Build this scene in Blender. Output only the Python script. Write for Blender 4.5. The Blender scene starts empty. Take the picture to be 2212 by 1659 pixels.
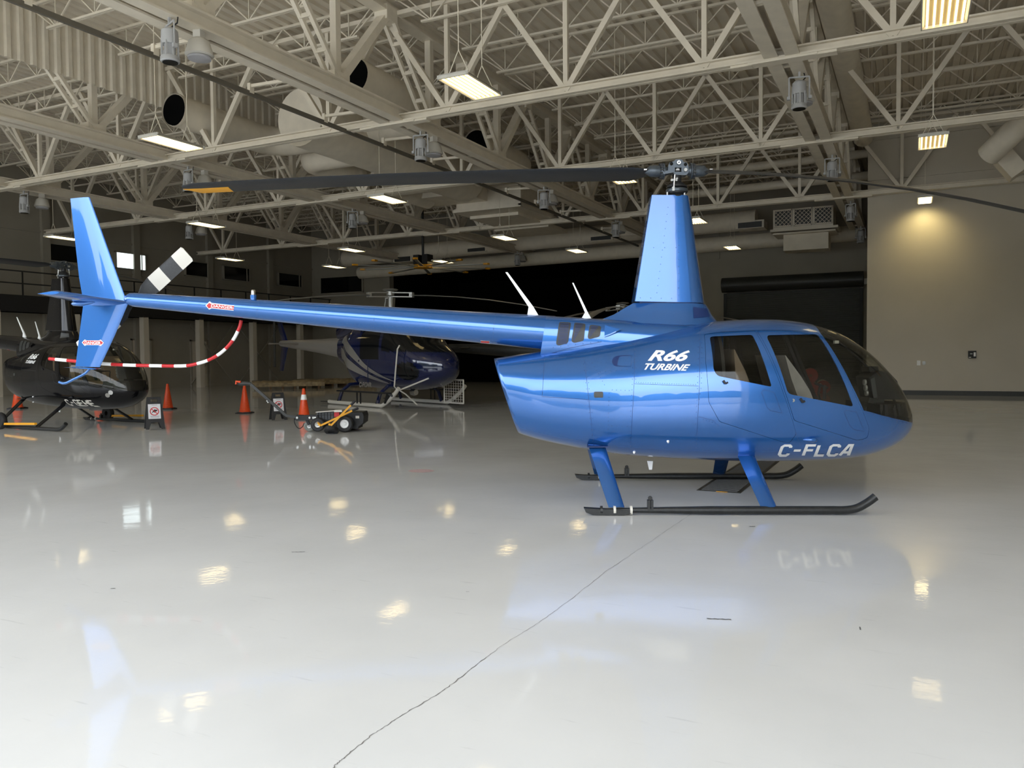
import bpy, bmesh, math, random
from mathutils import Vector, Matrix, interpolate
from mathutils.bvhtree import BVHTree
random.seed(7)
PI = math.pi
scene = bpy.context.scene
COL = scene.collection

# ------------------------------------------------------------------ camera
FPX, CAMH = 1720.0, 1.457
PITCH, YAW, ROLL = 59.5 / 1720.0, math.atan(862 / 1720.0), 0.0081
cam_d = bpy.data.cameras.new('camera')
cam_d.sensor_width = 36.0
cam_d.lens = 36.0 * FPX / 2212.0
cam_d.clip_end = 600
cam = bpy.data.objects.new('camera', cam_d)
COL.objects.link(cam)
cam.matrix_world = (Matrix.Translation((0, 0, CAMH)) @ Matrix.Rotation(YAW, 4, 'Z')
                    @ Matrix.Rotation(PI / 2 - PITCH, 4, 'X') @ Matrix.Rotation(-ROLL, 4, 'Z'))
scene.camera = cam
EYE = Vector((0, 0, CAMH))
_R = cam.matrix_world.to_3x3()


def ray(px, py):
    return _R @ Vector(((px - 1106) / FPX, (829.5 - py) / FPX, -1.0))


def atz(px, py, z):
    r = ray(px, py)
    return EYE + r * ((z - CAMH) / r.z)


def aty(px, py, y):
    r = ray(px, py)
    return EYE + r * (y / r.y)


def atx(px, py, x):
    r = ray(px, py)
    return EYE + r * (x / r.x)


class Frame:
    """a local frame (origin on the ground, turned about z) in which points are measured"""
    def __init__(s, org, ang):
        s.o = Vector((org[0], org[1], 0)); s.a = ang
        s.R = Matrix.Rotation(-ang, 3, 'Z'); s.eye = s.R @ (EYE - s.o)

    def ray(s, px, py):
        return s.R @ ray(px, py)

    def P(s, px, py, yl=0.0):
        r = s.ray(px, py)
        return s.eye + r * ((yl - s.eye.y) / r.y)


# ------------------------------------------------------------------ materials
def mat(name, col, rough=0.5, metal=0.0, coat=0.0, emit=None, es=1.0, spec=0.5):
    m = bpy.data.materials.new(name); m.use_nodes = True
    b = m.node_tree.nodes['Principled BSDF']
    b.inputs['Base Color'].default_value = (*col, 1)
    b.inputs['Roughness'].default_value = rough
    b.inputs['Metallic'].default_value = metal
    b.inputs['Coat Weight'].default_value = coat; b.inputs['Coat IOR'].default_value = 1.6
    b.inputs['Coat Roughness'].default_value = 0.03
    b.inputs['Specular IOR Level'].default_value = spec
    if emit:
        b.inputs['Emission Color'].default_value = (*emit, 1)
        b.inputs['Emission Strength'].default_value = es
    return m


def noisy(m, scale=8, amt=0.1, bump=0.0, bscale=40, stretch=(1, 1, 1), detail=4):
    """vary the base colour with noise and add a fine bump"""
    nt = m.node_tree; n = nt.nodes; l = nt.links; b = n['Principled BSDF']
    tc = n.new('ShaderNodeTexCoord'); mp = n.new('ShaderNodeMapping')
    mp.inputs['Scale'].default_value = stretch
    l.new(tc.outputs['Object'], mp.inputs['Vector'])
    no = n.new('ShaderNodeTexNoise'); no.inputs['Scale'].default_value = scale
    no.inputs['Detail'].default_value = detail
    l.new(mp.outputs['Vector'], no.inputs['Vector'])
    c = b.inputs['Base Color'].default_value[:]
    r = n.new('ShaderNodeValToRGB'); r.color_ramp.elements[0].position = 0.3; r.color_ramp.elements[1].position = 0.7
    r.color_ramp.elements[0].color = (*[max(0, x * (1 - amt)) for x in c[:3]], 1)
    r.color_ramp.elements[1].color = (*[min(1, x * (1 + amt)) for x in c[:3]], 1)
    l.new(no.outputs['Fac'], r.inputs['Fac']); l.new(r.outputs['Color'], b.inputs['Base Color'])
    if bump:
        n2 = n.new('ShaderNodeTexNoise'); n2.inputs['Scale'].default_value = bscale; n2.inputs['Detail'].default_value = 3
        l.new(mp.outputs['Vector'], n2.inputs['Vector'])
        bp = n.new('ShaderNodeBump'); bp.inputs['Strength'].default_value = bump; bp.inputs['Distance'].default_value = 0.02
        l.new(n2.outputs['Fac'], bp.inputs['Height']); l.new(bp.outputs['Normal'], b.inputs['Normal'])
    return m


M = {}
M['cream'] = noisy(mat('cream_steel_paint', (0.80, 0.725, 0.59), 0.5), 3, 0.06)
M['deck'] = noisy(mat('cream_roof_deck', (0.78, 0.70, 0.565), 0.6), 1.5, 0.06)
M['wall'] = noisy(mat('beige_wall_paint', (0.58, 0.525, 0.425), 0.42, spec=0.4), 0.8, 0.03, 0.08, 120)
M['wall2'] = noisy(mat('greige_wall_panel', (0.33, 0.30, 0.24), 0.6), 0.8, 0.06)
M['black'] = mat('black_rubber', (0.012, 0.012, 0.013), 0.55)
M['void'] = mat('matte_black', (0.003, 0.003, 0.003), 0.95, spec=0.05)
M['darkgrey'] = noisy(mat('charcoal_paint', (0.035, 0.036, 0.034), 0.45), 20, 0.15)
M['shutter'] = mat('charcoal_shutter', (0.055, 0.058, 0.048), 0.45, 0.2)
M['blackgloss'] = mat('gloss_black_paint', (0.004, 0.004, 0.005), 0.12, coat=0.08, spec=0.3)
M['blue'] = noisy(mat('metallic_blue_paint', (0.020, 0.135, 0.44), 0.26, 0.55, 1.0), 900, 0.08)
M['bluedk'] = mat('seam_and_shade_blue', (0.008, 0.03, 0.13), 0.5)  # seams and rivets; also paints the shade of scoop and inlet
M['navy'] = mat('navy_gloss_paint', (0.003, 0.008, 0.055), 0.12, coat=0.6)
M['silver'] = mat('silver_stripe', (0.40, 0.38, 0.35), 0.3, 0.5)
M['white'] = mat('white_paint', (0.90, 0.90, 0.88), 0.35)
M['offwhite'] = mat('off_white_paint', (0.66, 0.63, 0.56), 0.4)
M['gunmetal'] = noisy(mat('gunmetal_hub', (0.075, 0.09, 0.105), 0.32, 0.5), 60, 0.1)
M['steel'] = mat('bright_steel', (0.62, 0.62, 0.6), 0.25, 1.0)
M['alu'] = mat('dull_aluminium', (0.45, 0.45, 0.43), 0.45, 0.7)
M['blade'] = noisy(mat('blade_black', (0.022, 0.023, 0.024), 0.48), 60, 0.2)
M['yellow'] = mat('safety_yellow', (0.85, 0.40, 0.02), 0.5)
M['red'] = mat('signal_red', (0.55, 0.015, 0.02), 0.4)
M['orange'] = noisy(mat('cone_orange', (0.75, 0.075, 0.012), 0.4), 30, 0.1)
M['skid'] = noisy(mat('skid_black', (0.016, 0.017, 0.017), 0.4), 25, 0.3, 0.1, 90)
M['lining'] = mat('cabin_lining', (0.03, 0.028, 0.025), 0.7)
M['tan'] = noisy(mat('tan_leather', (0.25, 0.18, 0.115), 0.55), 12, 0.1)
M['seat'] = noisy(mat('grey_seat_leather', (0.45, 0.42, 0.38), 0.5), 12, 0.1)
M['tube'] = mat('lit_fluorescent_tube', (1, 0.9, 0.7), 0.4, emit=(1.0, 0.78, 0.38), es=2.6)
M['fixture'] = mat('fixture_white', (0.62, 0.60, 0.54), 0.4)
M['reflector'] = mat('fixture_reflector', (0.35, 0.30, 0.2), 0.4, 0.3)
M['flood'] = mat('grey_white_cast', (0.45, 0.45, 0.45), 0.45)
M['lens'] = mat('frosted_lens', (0.45, 0.45, 0.47), 0.35)
M['darkglass'] = mat('dark_glazing', (0.004, 0.005, 0.006), 0.08)
M['skyglass'] = mat('daylit_window', (0.8, 0.9, 0.95), 0.4, emit=(0.80, 0.93, 0.95), es=0.9)
M['cardboard'] = noisy(mat('cardboard_brown', (0.12, 0.07, 0.035), 0.8), 3, 0.2)
M['wood'] = noisy(mat('wrapped_timber', (0.32, 0.24, 0.13), 0.3, coat=0.6), 6, 0.4, 0.5, 5)
M['paper'] = mat('printed_paper', (0.68, 0.68, 0.70), 0.6)
M['greytxt'] = mat('grey_print', (0.25, 0.25, 0.27), 0.6)
M['palegrey'] = mat('pale_grey_rubber', (0.25, 0.26, 0.23), 0.5)
M['midgrey'] = mat('battery_grey', (0.06, 0.065, 0.07), 0.4)
M['beigeroll'] = noisy(mat('beige_roll_wrap', (0.40, 0.33, 0.22), 0.7), 5, 0.1)
M['redroll'] = mat('red_roll_end', (0.30, 0.03, 0.02), 0.7)
M['asphalt'] = noisy(mat('apron_concrete', (0.5, 0.5, 0.48), 0.85), 0.5, 0.1)
M['tree'] = noisy(mat('tree_foliage', (0.035, 0.05, 0.02), 0.9), 0.6, 0.4)
M['fadedred'] = mat('faded_red_paint', (0.55, 0.40, 0.40), 0.4)
M['crack'] = mat('floor_crack', (0.16, 0.15, 0.14), 0.7)
M['track'] = mat('dusty_track_steel', (0.16, 0.145, 0.115), 0.5, 0.3)
M['scuff'] = mat('floor_scuff', (0.10, 0.10, 0.10), 0.6)


def glass_mat(name, tint, ior=1.45):
    m = bpy.data.materials.new(name); m.use_nodes = True
    nt = m.node_tree; n = nt.nodes; l = nt.links; n.remove(n['Principled BSDF'])
    out = n['Material Output']; t = n.new('ShaderNodeBsdfTransparent'); g = n.new('ShaderNodeBsdfGlossy')
    t.inputs['Color'].default_value = (*tint, 1); g.inputs['Roughness'].default_value = 0.02
    lw = n.new('ShaderNodeLayerWeight'); p5 = n.new('ShaderNodeMath'); p5.operation = 'POWER'; p5.inputs[1].default_value = 5
    fr = n.new('ShaderNodeMath'); fr.operation = 'MULTIPLY_ADD'; fr.inputs[1].default_value = .95; fr.inputs[2].default_value = .022   # Schlick reflectance of acrylic
    l.new(lw.outputs['Facing'], p5.inputs[0]); l.new(p5.outputs[0], fr.inputs[0])
    mx = n.new('ShaderNodeMixShader'); l.new(fr.outputs[0], mx.inputs[0])
    l.new(t.outputs[0], mx.inputs[1]); l.new(g.outputs[0], mx.inputs[2]); l.new(mx.outputs[0], out.inputs['Surface'])
    return m


M['glass'] = glass_mat('smoke_tinted_acrylic', (0.83, 0.83, 0.80))
M['glassdk'] = glass_mat('dark_tinted_acrylic', (0.76, 0.76, 0.74))


def floor_mat():
    m = bpy.data.materials.new('polished_grey_epoxy'); m.use_nodes = True
    nt = m.node_tree; n = nt.nodes; l = nt.links; b = n['Principled BSDF']
    tc = n.new('ShaderNodeTexCoord')

    def noise(s, d, st=(1, 1, 1)):
        mp = n.new('ShaderNodeMapping'); mp.inputs['Scale'].default_value = st
        l.new(tc.outputs['Object'], mp.inputs['Vector'])
        k = n.new('ShaderNodeTexNoise'); k.inputs['Scale'].default_value = s; k.inputs['Detail'].default_value = d
        l.new(mp.outputs['Vector'], k.inputs['Vector']); return k
    a = noise(0.9, 8); r = n.new('ShaderNodeValToRGB')
    r.color_ramp.elements[0].position = 0.3; r.color_ramp.elements[0].color = (0.60, 0.60, 0.585, 1)
    r.color_ramp.elements[1].position = 0.7; r.color_ramp.elements[1].color = (0.66, 0.66, 0.645, 1)
    l.new(a.outputs['Fac'], r.inputs['Fac'])
    # thin scratches and faint tyre wear
    s = noise(3.0, 6, (1, 9, 1)); r2 = n.new('ShaderNodeValToRGB')
    r2.color_ramp.elements[0].position = 0.27; r2.color_ramp.elements[0].color = (0.78, 0.78, 0.78, 1)
    r2.color_ramp.elements[1].position = 0.34; r2.color_ramp.elements[1].color = (1, 1, 1, 1)
    l.new(s.outputs['Fac'], r2.inputs['Fac'])
    mx = n.new('ShaderNodeMix'); mx.data_type = 'RGBA'; mx.blend_type = 'MULTIPLY'; mx.inputs[0].default_value = 0.5
    l.new(r.outputs['Color'], mx.inputs[6]); l.new(r2.outputs['Color'], mx.inputs[7])
    l.new(mx.outputs[2], b.inputs['Base Color'])
    b.inputs['Roughness'].default_value = 0.04
    b.inputs['Specular IOR Level'].default_value = 0.14
    w1 = noise(1.6, 2); w2 = noise(24, 3)
    ad = n.new('ShaderNodeMath'); ad.operation = 'MULTIPLY_ADD'; ad.inputs[1].default_value = 0.13
    l.new(w2.outputs['Fac'], ad.inputs[0]); l.new(w1.outputs['Fac'], ad.inputs[2])
    bp = n.new('ShaderNodeBump'); bp.inputs['Strength'].default_value = 0.22; bp.inputs['Distance'].default_value = 0.010
    l.new(ad.outputs[0], bp.inputs['Height']); l.new(bp.outputs['Normal'], b.inputs['Normal'])
    l.new(bp.outputs['Normal'], b.inputs['Coat Normal'])
    return m


M['floor'] = floor_mat()


# ------------------------------------------------------------------ mesh helpers
class MB:
    def __init__(s):
        s.v = []; s.f = []; s.mi = []; s.cur = 0

    def add(s, vs, fs):
        o = len(s.v); s.v += [Vector(v) for v in vs]
        for f in fs:
            s.f.append([i + o for i in f]); s.mi.append(s.cur)
        return s

    def box(s, c, d, rz=0.0, R=None):
        R = R or Matrix.Rotation(rz, 3, 'Z'); c = Vector(c); vs = []
        for z in (-1, 1):
            for x, y in ((-1, -1), (1, -1), (1, 1), (-1, 1)):
                vs.append(c + R @ Vector((x * d[0] / 2, y * d[1] / 2, z * d[2] / 2)))
        return s.add(vs, [(3, 2, 1, 0), (4, 5, 6, 7), (0, 1, 5, 4), (1, 2, 6, 5), (2, 3, 7, 6), (3, 0, 4, 7)])

    def box2(s, a, b):
        a = Vector(a); b = Vector(b)
        return s.box((a + b) / 2, [abs(x) for x in (b - a)])

    def bar(s, p, q, w, h, up=(0, 0, 1)):
        p = Vector(p); q = Vector(q); d = (q - p); L = d.length
        if L < 1e-6: return s
        d /= L; u = Vector(up)
        if abs(d.dot(u)) > 0.98: u = Vector((0, 1, 0)) if abs(d.y) < 0.9 else Vector((1, 0, 0))
        sx = d.cross(u).normalized(); uz = sx.cross(d).normalized()
        R = Matrix((sx, d, uz)).transposed()
        return s.box((p + q) / 2, (w, L, h), R=R)

    def tube(s, pts, r, n=10, cap=True):
        pts = [Vector(p) for p in pts]; rs = r if isinstance(r, (list, tuple)) else [r] * len(pts)
        ref = None; rings = []
        for i, p in enumerate(pts):
            a = pts[max(0, i - 1)]; b = pts[min(len(pts) - 1, i + 1)]; d = (b - a).normalized()
            if ref is None:
                ref = Vector((0, 0, 1)) if abs(d.z) < 0.9 else Vector((1, 0, 0))
            x = d.cross(ref).normalized(); y = x.cross(d).normalized(); ref = y
            rings.append([p + (x * math.cos(t) + y * math.sin(t)) * rs[i] for t in [2 * PI * k / n for k in range(n)]])
        return s.loft(rings, cap)

    def loft(s, rings, cap=True, closed=True):
        n = len(rings[0]); o = len(s.v)
        for r in rings: s.v += [Vector(v) for v in r]
        for i in range(len(rings) - 1):
            for k in range(n if closed else n - 1):
                k2 = (k + 1) % n
                s.f.append([o + i * n + k, o + i * n + k2, o + (i + 1) * n + k2, o + (i + 1) * n + k]); s.mi.append(s.cur)
        if cap:
            s.f.append([o + k for k in range(n)][::-1]); s.mi.append(s.cur)
            m = o + (len(rings) - 1) * n
            s.f.append([m + k for k in range(n)]); s.mi.append(s.cur)
        return s

    def prism(s, poly, t0, t1, ax='y'):
        """poly in the two other axes; extruded along ax"""
        def pt(a, b, t):
            return {'y': (a, t, b), 'x': (t, a, b), 'z': (a, b, t)}[ax]
        return s.loft([[pt(a, b, t0) for a, b in poly], [pt(a, b, t1) for a, b in poly]])

    def lathe(s, prof, c=(0, 0, 0), axis='z', n=24, R=None, hollow=False):
        rings = []; c = Vector(c)
        for r, h in prof:
            ring = []
            for k in range(n):
                t = 2 * PI * k / n; a, b = r * math.cos(t), r * math.sin(t)
                v = Vector({'z': (a, b, h), 'y': (a, h, b), 'x': (h, a, b)}[axis])
                ring.append(c + (R @ v if R else v))
            rings.append(ring)
        if hollow: return s.loft(rings + [rings[0]], cap=False)
        return s.loft(rings)

    def mesh(s, name, mats, smooth=None, fixn=True):
        me = bpy.data.meshes.new(name); me.from_pydata([tuple(v) for v in s.v], [], s.f)
        if not isinstance(mats, (list, tuple)): mats = [mats]
        for m in mats: me.materials.append(m)
        if any(s.mi): me.polygons.foreach_set('material_index', s.mi)
        if fixn:
            bm = bmesh.new(); bm.from_mesh(me); bmesh.ops.recalc_face_normals(bm, faces=bm.faces); bm.to_mesh(me); bm.free()
        if smooth is not None:
            me.polygons.foreach_set('use_smooth', [True] * len(me.polygons)); me.set_sharp_from_angle(angle=math.radians(smooth))
        me.update(); return me

    def build(s, name, mats, parent=None, smooth=None, loc=None, fixn=True):
        o = bpy.data.objects.new(name, s.mesh(name, mats, smooth, fixn)); COL.objects.link(o)
        if parent: o.parent = parent
        if loc is not None: o.location = loc
        return o


def tag(o, label=None, cat=None, group=None, kind=None):
    if label: o['label'] = label
    if cat: o['category'] = cat
    if group: o['group'] = group
    if kind: o['kind'] = kind
    return o


def empty(name, label, cat, loc=(0, 0, 0), rz=0.0, group=None):
    o = bpy.data.objects.new(name, None); COL.objects.link(o); o.empty_display_size = 0.2
    o.location = loc; o.rotation_euler = (0, 0, rz)
    return tag(o, label, cat, group)


def copy_tree(o, parent=None, rep=None):
    kids = [c for c in o.children]
    c = o.copy(); COL.objects.link(c); c.parent = parent
    if rep and c.type == 'MESH':
        for sl in c.material_slots:
            m = sl.material
            if m in rep: sl.link = 'OBJECT'; sl.material = rep[m]
    for k in kids: copy_tree(k, c, rep)
    return c


def struct(o):
    return tag(o, kind='structure')


def cspline(pts, n):
    """Catmull-Rom through tuples"""
    out = []; m = len(pts)
    for i in range(m - 1):
        p0 = pts[max(0, i - 1)]; p1 = pts[i]; p2 = pts[i + 1]; p3 = pts[min(m - 1, i + 2)]
        for k in range(n):
            t = k / n
            out.append(tuple(0.5 * (2 * b + (c - a) * t + (2 * a - 5 * b + 4 * c - d) * t * t + (3 * b - a - 3 * c + d) * t ** 3)
                             for a, b, c, d in zip(p0, p1, p2, p3)))
    out.append(tuple(pts[-1])); return out


ORD = ['first', 'second', 'third', 'fourth', 'fifth', 'sixth', 'seventh', 'eighth', 'ninth', 'tenth', 'eleventh', 'twelfth',
       'thirteenth', 'fourteenth', 'fifteenth', 'sixteenth', 'seventeenth', 'eighteenth', 'nineteenth', 'twentieth']

# ================================================================== THE HANGAR
XL, XR_, YB, YF, ZD, ZT = -34.3, 9.0, 40.0, -2.5, 9.8, 7.0   # left wall, right wall, rear wall, front, deck, truss underside
b = MB(); b.add([(XL - 1, YF - .3, 0), (XR_ + .5, YF - .3, 0), (XR_ + .5, YB + .5, 0), (XL - 1, YB + .5, 0)], [(0, 1, 2, 3)])
struct(b.build('floor', M['floor'], fixn=False))
# fluted steel roof deck, flutes running front to back
b = MB(); x = XL; pts = []
while x < XR_:
    pts += [(x, ZD), (x + .17, ZD), (x + .20, ZD + .07), (x + .30, ZD + .07)]; x += .33
b.add([(px_, YF, pz) for px_, pz in pts] + [(px_, YB, pz) for px_, pz in pts],
      [(i, i + len(pts), i + 1 + len(pts), i + 1) for i in range(len(pts) - 1)])
b.box2((XL, YF, ZD + .12), (XR_, YB, ZD + .3))
struct(b.build('ceiling', M['deck'], fixn=False))
# walls
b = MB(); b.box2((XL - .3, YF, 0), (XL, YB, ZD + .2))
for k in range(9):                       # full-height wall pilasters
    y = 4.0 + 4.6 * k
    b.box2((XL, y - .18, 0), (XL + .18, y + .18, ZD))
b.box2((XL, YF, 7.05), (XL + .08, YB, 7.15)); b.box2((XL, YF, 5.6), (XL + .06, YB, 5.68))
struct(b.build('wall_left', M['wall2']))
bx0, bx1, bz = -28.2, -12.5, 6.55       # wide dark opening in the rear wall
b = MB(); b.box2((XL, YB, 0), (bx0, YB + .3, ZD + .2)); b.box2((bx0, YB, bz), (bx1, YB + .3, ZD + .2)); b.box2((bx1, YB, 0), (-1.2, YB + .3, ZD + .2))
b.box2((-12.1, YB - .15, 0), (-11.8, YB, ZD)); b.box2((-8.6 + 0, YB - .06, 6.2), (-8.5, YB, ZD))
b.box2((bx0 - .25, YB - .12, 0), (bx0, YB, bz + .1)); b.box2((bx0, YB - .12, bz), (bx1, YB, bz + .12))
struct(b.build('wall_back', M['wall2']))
b = MB()                                 # bay beyond the opening, its darkness painted in as matte black
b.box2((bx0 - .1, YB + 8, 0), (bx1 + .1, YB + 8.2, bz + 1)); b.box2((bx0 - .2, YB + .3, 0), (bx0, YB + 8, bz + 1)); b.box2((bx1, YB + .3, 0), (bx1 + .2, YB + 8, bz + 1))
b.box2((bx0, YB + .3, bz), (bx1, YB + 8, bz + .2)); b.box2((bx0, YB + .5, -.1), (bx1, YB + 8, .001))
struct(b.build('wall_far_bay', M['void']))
# beige block of rooms on the right, its face turned to the doors
bwx = -1.42
b = MB(); b.box2((bwx, 31.1, 0), (XR_, YB + .3, ZD))
b.box2((bwx, 31.02, 8.95), (XR_, 31.1, 9.2)); b.box2((bwx, 31.04, 7.55), (XR_, 31.1, 7.6))
struct(b.build('wall_beige', M['wall']))
b = MB(); b.box2((bwx + .01, 31.06, 0), (XR_, 31.1, .16)); b.box2((bwx + .01, 31.045, .0), (XR_, 31.06, .14))
struct(b.build('baseboard_beige', M['darkgrey']))
b = MB(); b.box2((XR_, YF, 0), (XR_ + .3, 31.1, ZD + .2)); struct(b.build('wall_right', M['wall']))
b = MB(); b.box2((XL, YF - .4, 7.3), (XR_, YF, ZD + .2)); b.box2((6.0, YF - .4, 0), (XR_, YF, 7.3)); b.box2((XL, YF - .4, 0), (-31, YF, 7.3))
struct(b.build('wall_front', M['wall']))
# roller door in the rear wall
p0 = aty(1566, 602, YB); p1 = aty(1864, 590, YB); dz = p0.z
rd = empty('door_1', None, None, ((p0.x + p1.x) / 2, YB, 0)); struct(rd); w = p1.x - p0.x; hh = dz - .75
b = MB(); z = 0.0; prof = []
while z < hh:
    prof += [(-.10, z), (-.135, z + .02), (-.135, z + .05), (-.10, z + .07)]; z += .09
b.add([(-w / 2 + .1, y, zz) for y, zz in prof] + [(w / 2 - .1, y, zz) for y, zz in prof],
      [(i, i + 1, i + 1 + len(prof), i + len(prof)) for i in range(len(prof) - 1)])
b.build('slat_curtain', M['shutter'], rd, fixn=False)
b = MB(); b.lathe([(.01, -w / 2 - .05), (.36, -w / 2 - .05), (.36, w / 2 + .05), (.01, w / 2 + .05)], (0, -.38, dz - .36), 'x', 28); b.build('barrel_housing', M['darkgrey'], rd, 40)
b = MB(); b.box2((w / 2 + .07, -.5, dz - .6), (w / 2 + .3, -.2, dz - .35)); b.build('motor', M['offwhite'], rd)
for s in (-1, 1):
    b = MB(); b.box((s * (w / 2 - .05), -.12, hh / 2), (.14, .16, hh)); b.build('guide_rail', M['black'], rd)
# windows high in the left and rear wall
wy = [(22.6, 24.4, 0), (25.9, 27.5, 1), (30.0, 31.7, 0), (32.6, 34.5, 0), (36.9, 38.9, 0)]
for i, (ya, yb_, lit) in enumerate(wy):
    o = empty('window_%d' % (i + 1), None, None, (XL, (ya + yb_) / 2, 0)); struct(o); h = (yb_ - ya) / 2
    b = MB(); b.box2((0, -h, 5.9), (.10, h, 6.62)); b.build('pane', M['skyglass'] if lit else M['darkglass'], o)
    b = MB(); t = .05
    for a, c in (((-h - t, 5.85), (h + t, 5.9)), ((-h - t, 6.62), (h + t, 6.67)), ((-h - t, 5.85), (-h, 6.67)), ((h, 5.85), (h + t, 6.67)), ((h - .22, 5.9), (h - .18, 6.62))):
        b.box2((0.0, a[0], a[1]), (.14, c[0], c[1]))
    b.build('frame', M['wall2'], o)
o = empty('window_6', None, None, (-31.9, YB, 0)); struct(o)
b = MB(); b.box2((-1.6, -.08, 5.55), (1.6, 0, 6.5)); b.build('pane', M['darkglass'], o)
b = MB()
for a, c in (((-1.7, 5.47), (1.7, 5.55)), ((-1.7, 6.5), (1.7, 6.58)), ((-1.7, 5.5), (-1.6, 6.55)), ((1.6, 5.5), (1.7, 6.55))): b.box2((a[0], -.12, a[1]), (c[0], 0, c[1]))
b.build('frame', M['wall2'], o)
# mezzanine on columns along the left wall
MX = -32.6
mz = empty('mezzanine', 'black steel mezzanine walkway on pale posts along the left wall', 'mezzanine', (MX, 0, 0))
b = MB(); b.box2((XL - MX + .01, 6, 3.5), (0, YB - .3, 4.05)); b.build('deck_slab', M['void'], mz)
b = MB(); b.box2((-.02, 6, 3.45), (.12, YB - .3, 4.12)); b.build('fascia', M['black'], mz)
for i, py in enumerate([15.5, 19.2, 22.6, 26.1, 29.4, 33.1, 36.9]):
    b = MB(); b.box2((-.18, py - .14, 0), (.12, py + .14, 3.5)); b.build('post', M['wall'], mz)
rl = MB()
for zz in (4.6, 5.1): rl.bar((.05, 6, zz), (.05, YB - .3, zz), .05, .05)
y = 6.3
while y < YB - .4: rl.bar((.05, y, 4.1), (.05, y, 5.1), .045, .045); y += 1.75
rl.build('railing', M['black'], mz)
# X bracing and panel doors under the mezzanine
b = MB()
for ya, yb_ in ((30.0, 33.0), (33.4, 36.6)):
    b.bar((XL + .3, ya, .1), (XL + .3, yb_, 3.3), .07, .07); b.bar((XL + .3, yb_, .1), (XL + .3, ya, 3.3), .07, .07)
tag(b.build('cross_brace', M['wall2']), 'crossed diagonal steel wall braces under the mezzanine', 'brace')
for i, y in enumerate((24.4, 27.2, 30.8)):
    o = struct(empty('door_%d' % (i + 2), None, None, (XL, y, 0)))
    b = MB(); b.box2((.0, -.5, 0), (.06, .5, 2.4)); b.build('leaf', M['wall'], o)
    b = MB()
    for a, c in (((-.58, 0), (-.5, 2.48)), ((.5, 0), (.58, 2.48)), ((-.58, 2.4), (.58, 2.48))): b.box2((0, a[0], a[1]), (.1, c[0], c[1]))
    b.build('frame', M['wall2'], o)

# outside: apron and a tree belt, lighting and mirrored in the paint
b = MB(); b.add([(-200, -220, -.03), (200, -220, -.03), (200, YF - .3, -.03), (-200, YF - .3, -.03)], [(0, 1, 2, 3)])
tag(b.build('ground_apron', M['asphalt'], fixn=False), kind='structure')
b = MB()
for k in range(150):
    cx = -150 + k * 2.0; r = random.uniform(2.2, 5.2) * (1.9 if cx < 12 else 1.0); cy = -84 + random.uniform(-3, 3)
    b.lathe([(0.05, 0), (r * .8, .6), (r, r * .7), (r * .75, r * 1.4), (r * .3, r * 1.75), (.05, r * 1.8)], (cx, cy, 0), n=9)
tag(b.build('tree_belt', M['tree'], smooth=80), 'distant belt of dark green trees beyond the apron', 'trees', kind='stuff')

# ------------------------------------------------------------------ roof trusses
GX = [-2.2, -11.0, -18.85, -26.2]
GN = ['nearest the beige wall', 'crossing from top left towards the blue rotor hub', 'with the corrugated curtain above it', 'closest to the left wall, above the tail fin']


def web_pair(p, q, g=.13, w=.09):
    """two parallel angles with battens"""
    b = MB(); p = Vector(p); q = Vector(q); sx = Vector((1, 0, 0)) if abs((q - p).x) < .2 else Vector((0, 1, 0))
    for s in (-1, 1): b.bar(p + sx * g * s, q + sx * g * s, w, w)
    for t in (.25, .5, .75): c = p.lerp(q, t); b.bar(c - sx * g, c + sx * g, w, w)
    return b


YN = [2.6 + 3.7 * k for k in range(11) if 2.6 + 3.7 * k < YB]
mesh_v = MB().bar((0, 0, .3), (0, 0, 2.45), .16, .16).mesh('vertical_web', M['cream'])
mesh_d1 = web_pair((0, 0, .3), (0, -1.85, 2.45)).mesh('paired_diagonal', M['cream'])
mesh_d2 = MB().bar((0, 0, .3), (0, 1.85, 2.45), .24, .17).mesh('diagonal_web', M['cream'])
mesh_gus = MB().box((0, 0, .35), (.34, .5, .3)).mesh('gusset_plate', M['cream'])
mesh_gus2 = MB().box((0, 0, 2.42), (.36, .42, .34)).mesh('gusset_plate', M['cream'])


def inst(name, me, parent, loc):
    o = bpy.data.objects.new(name, me); COL.objects.link(o); o.parent = parent; o.location = loc; return o


for gi, gx in enumerate(GX):
    t = empty('roof_girder', 'cream steel roof girder, ' + GN[gi], 'girder', (gx, 0, ZT), group='roof girders')
    for s in (-1, 1):                    # back-to-back bottom chords with a slot between, each an I section
        b = MB(); c = s * .19
        b.box2((c - .13, YF, 0), (c + .13, YB, .035)); b.box2((c - .02, YF, .03), (c + .02, YB, .27)); b.box2((c - .13, YF, .26), (c + .13, YB, .30))
        b.build('bottom_chord', M['cream'], t)
    b = MB(); y = 4.0
    while y < YB: b.box2((-.2, y, .04), (.2, y + .1, .1)); y += 3.1
    b.build('spacer_plates', M['cream'], t)
    b = MB(); b.box2((-.17, YF, 2.45), (.17, YB, 2.5)); b.box2((-.03, YF, 2.49), (.03, YB, 2.75)); b.box2((-.17, YF, 2.74), (.17, YB, 2.79)); b.build('top_chord', M['cream'], t)
    for y in YN[1:]:
        if gi and y > YB - 1: continue
        inst('vertical_web', mesh_v, t, (0, y, 0)); inst('paired_diagonal', mesh_d1, t, (0, y, 0)); inst('diagonal_web', mesh_d2, t, (0, y, 0))
        inst('gusset_plate', mesh_gus, t, (0, y, 0)); inst('gusset_plate', mesh_gus2, t, (0, y - 1.85, 0))

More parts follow.
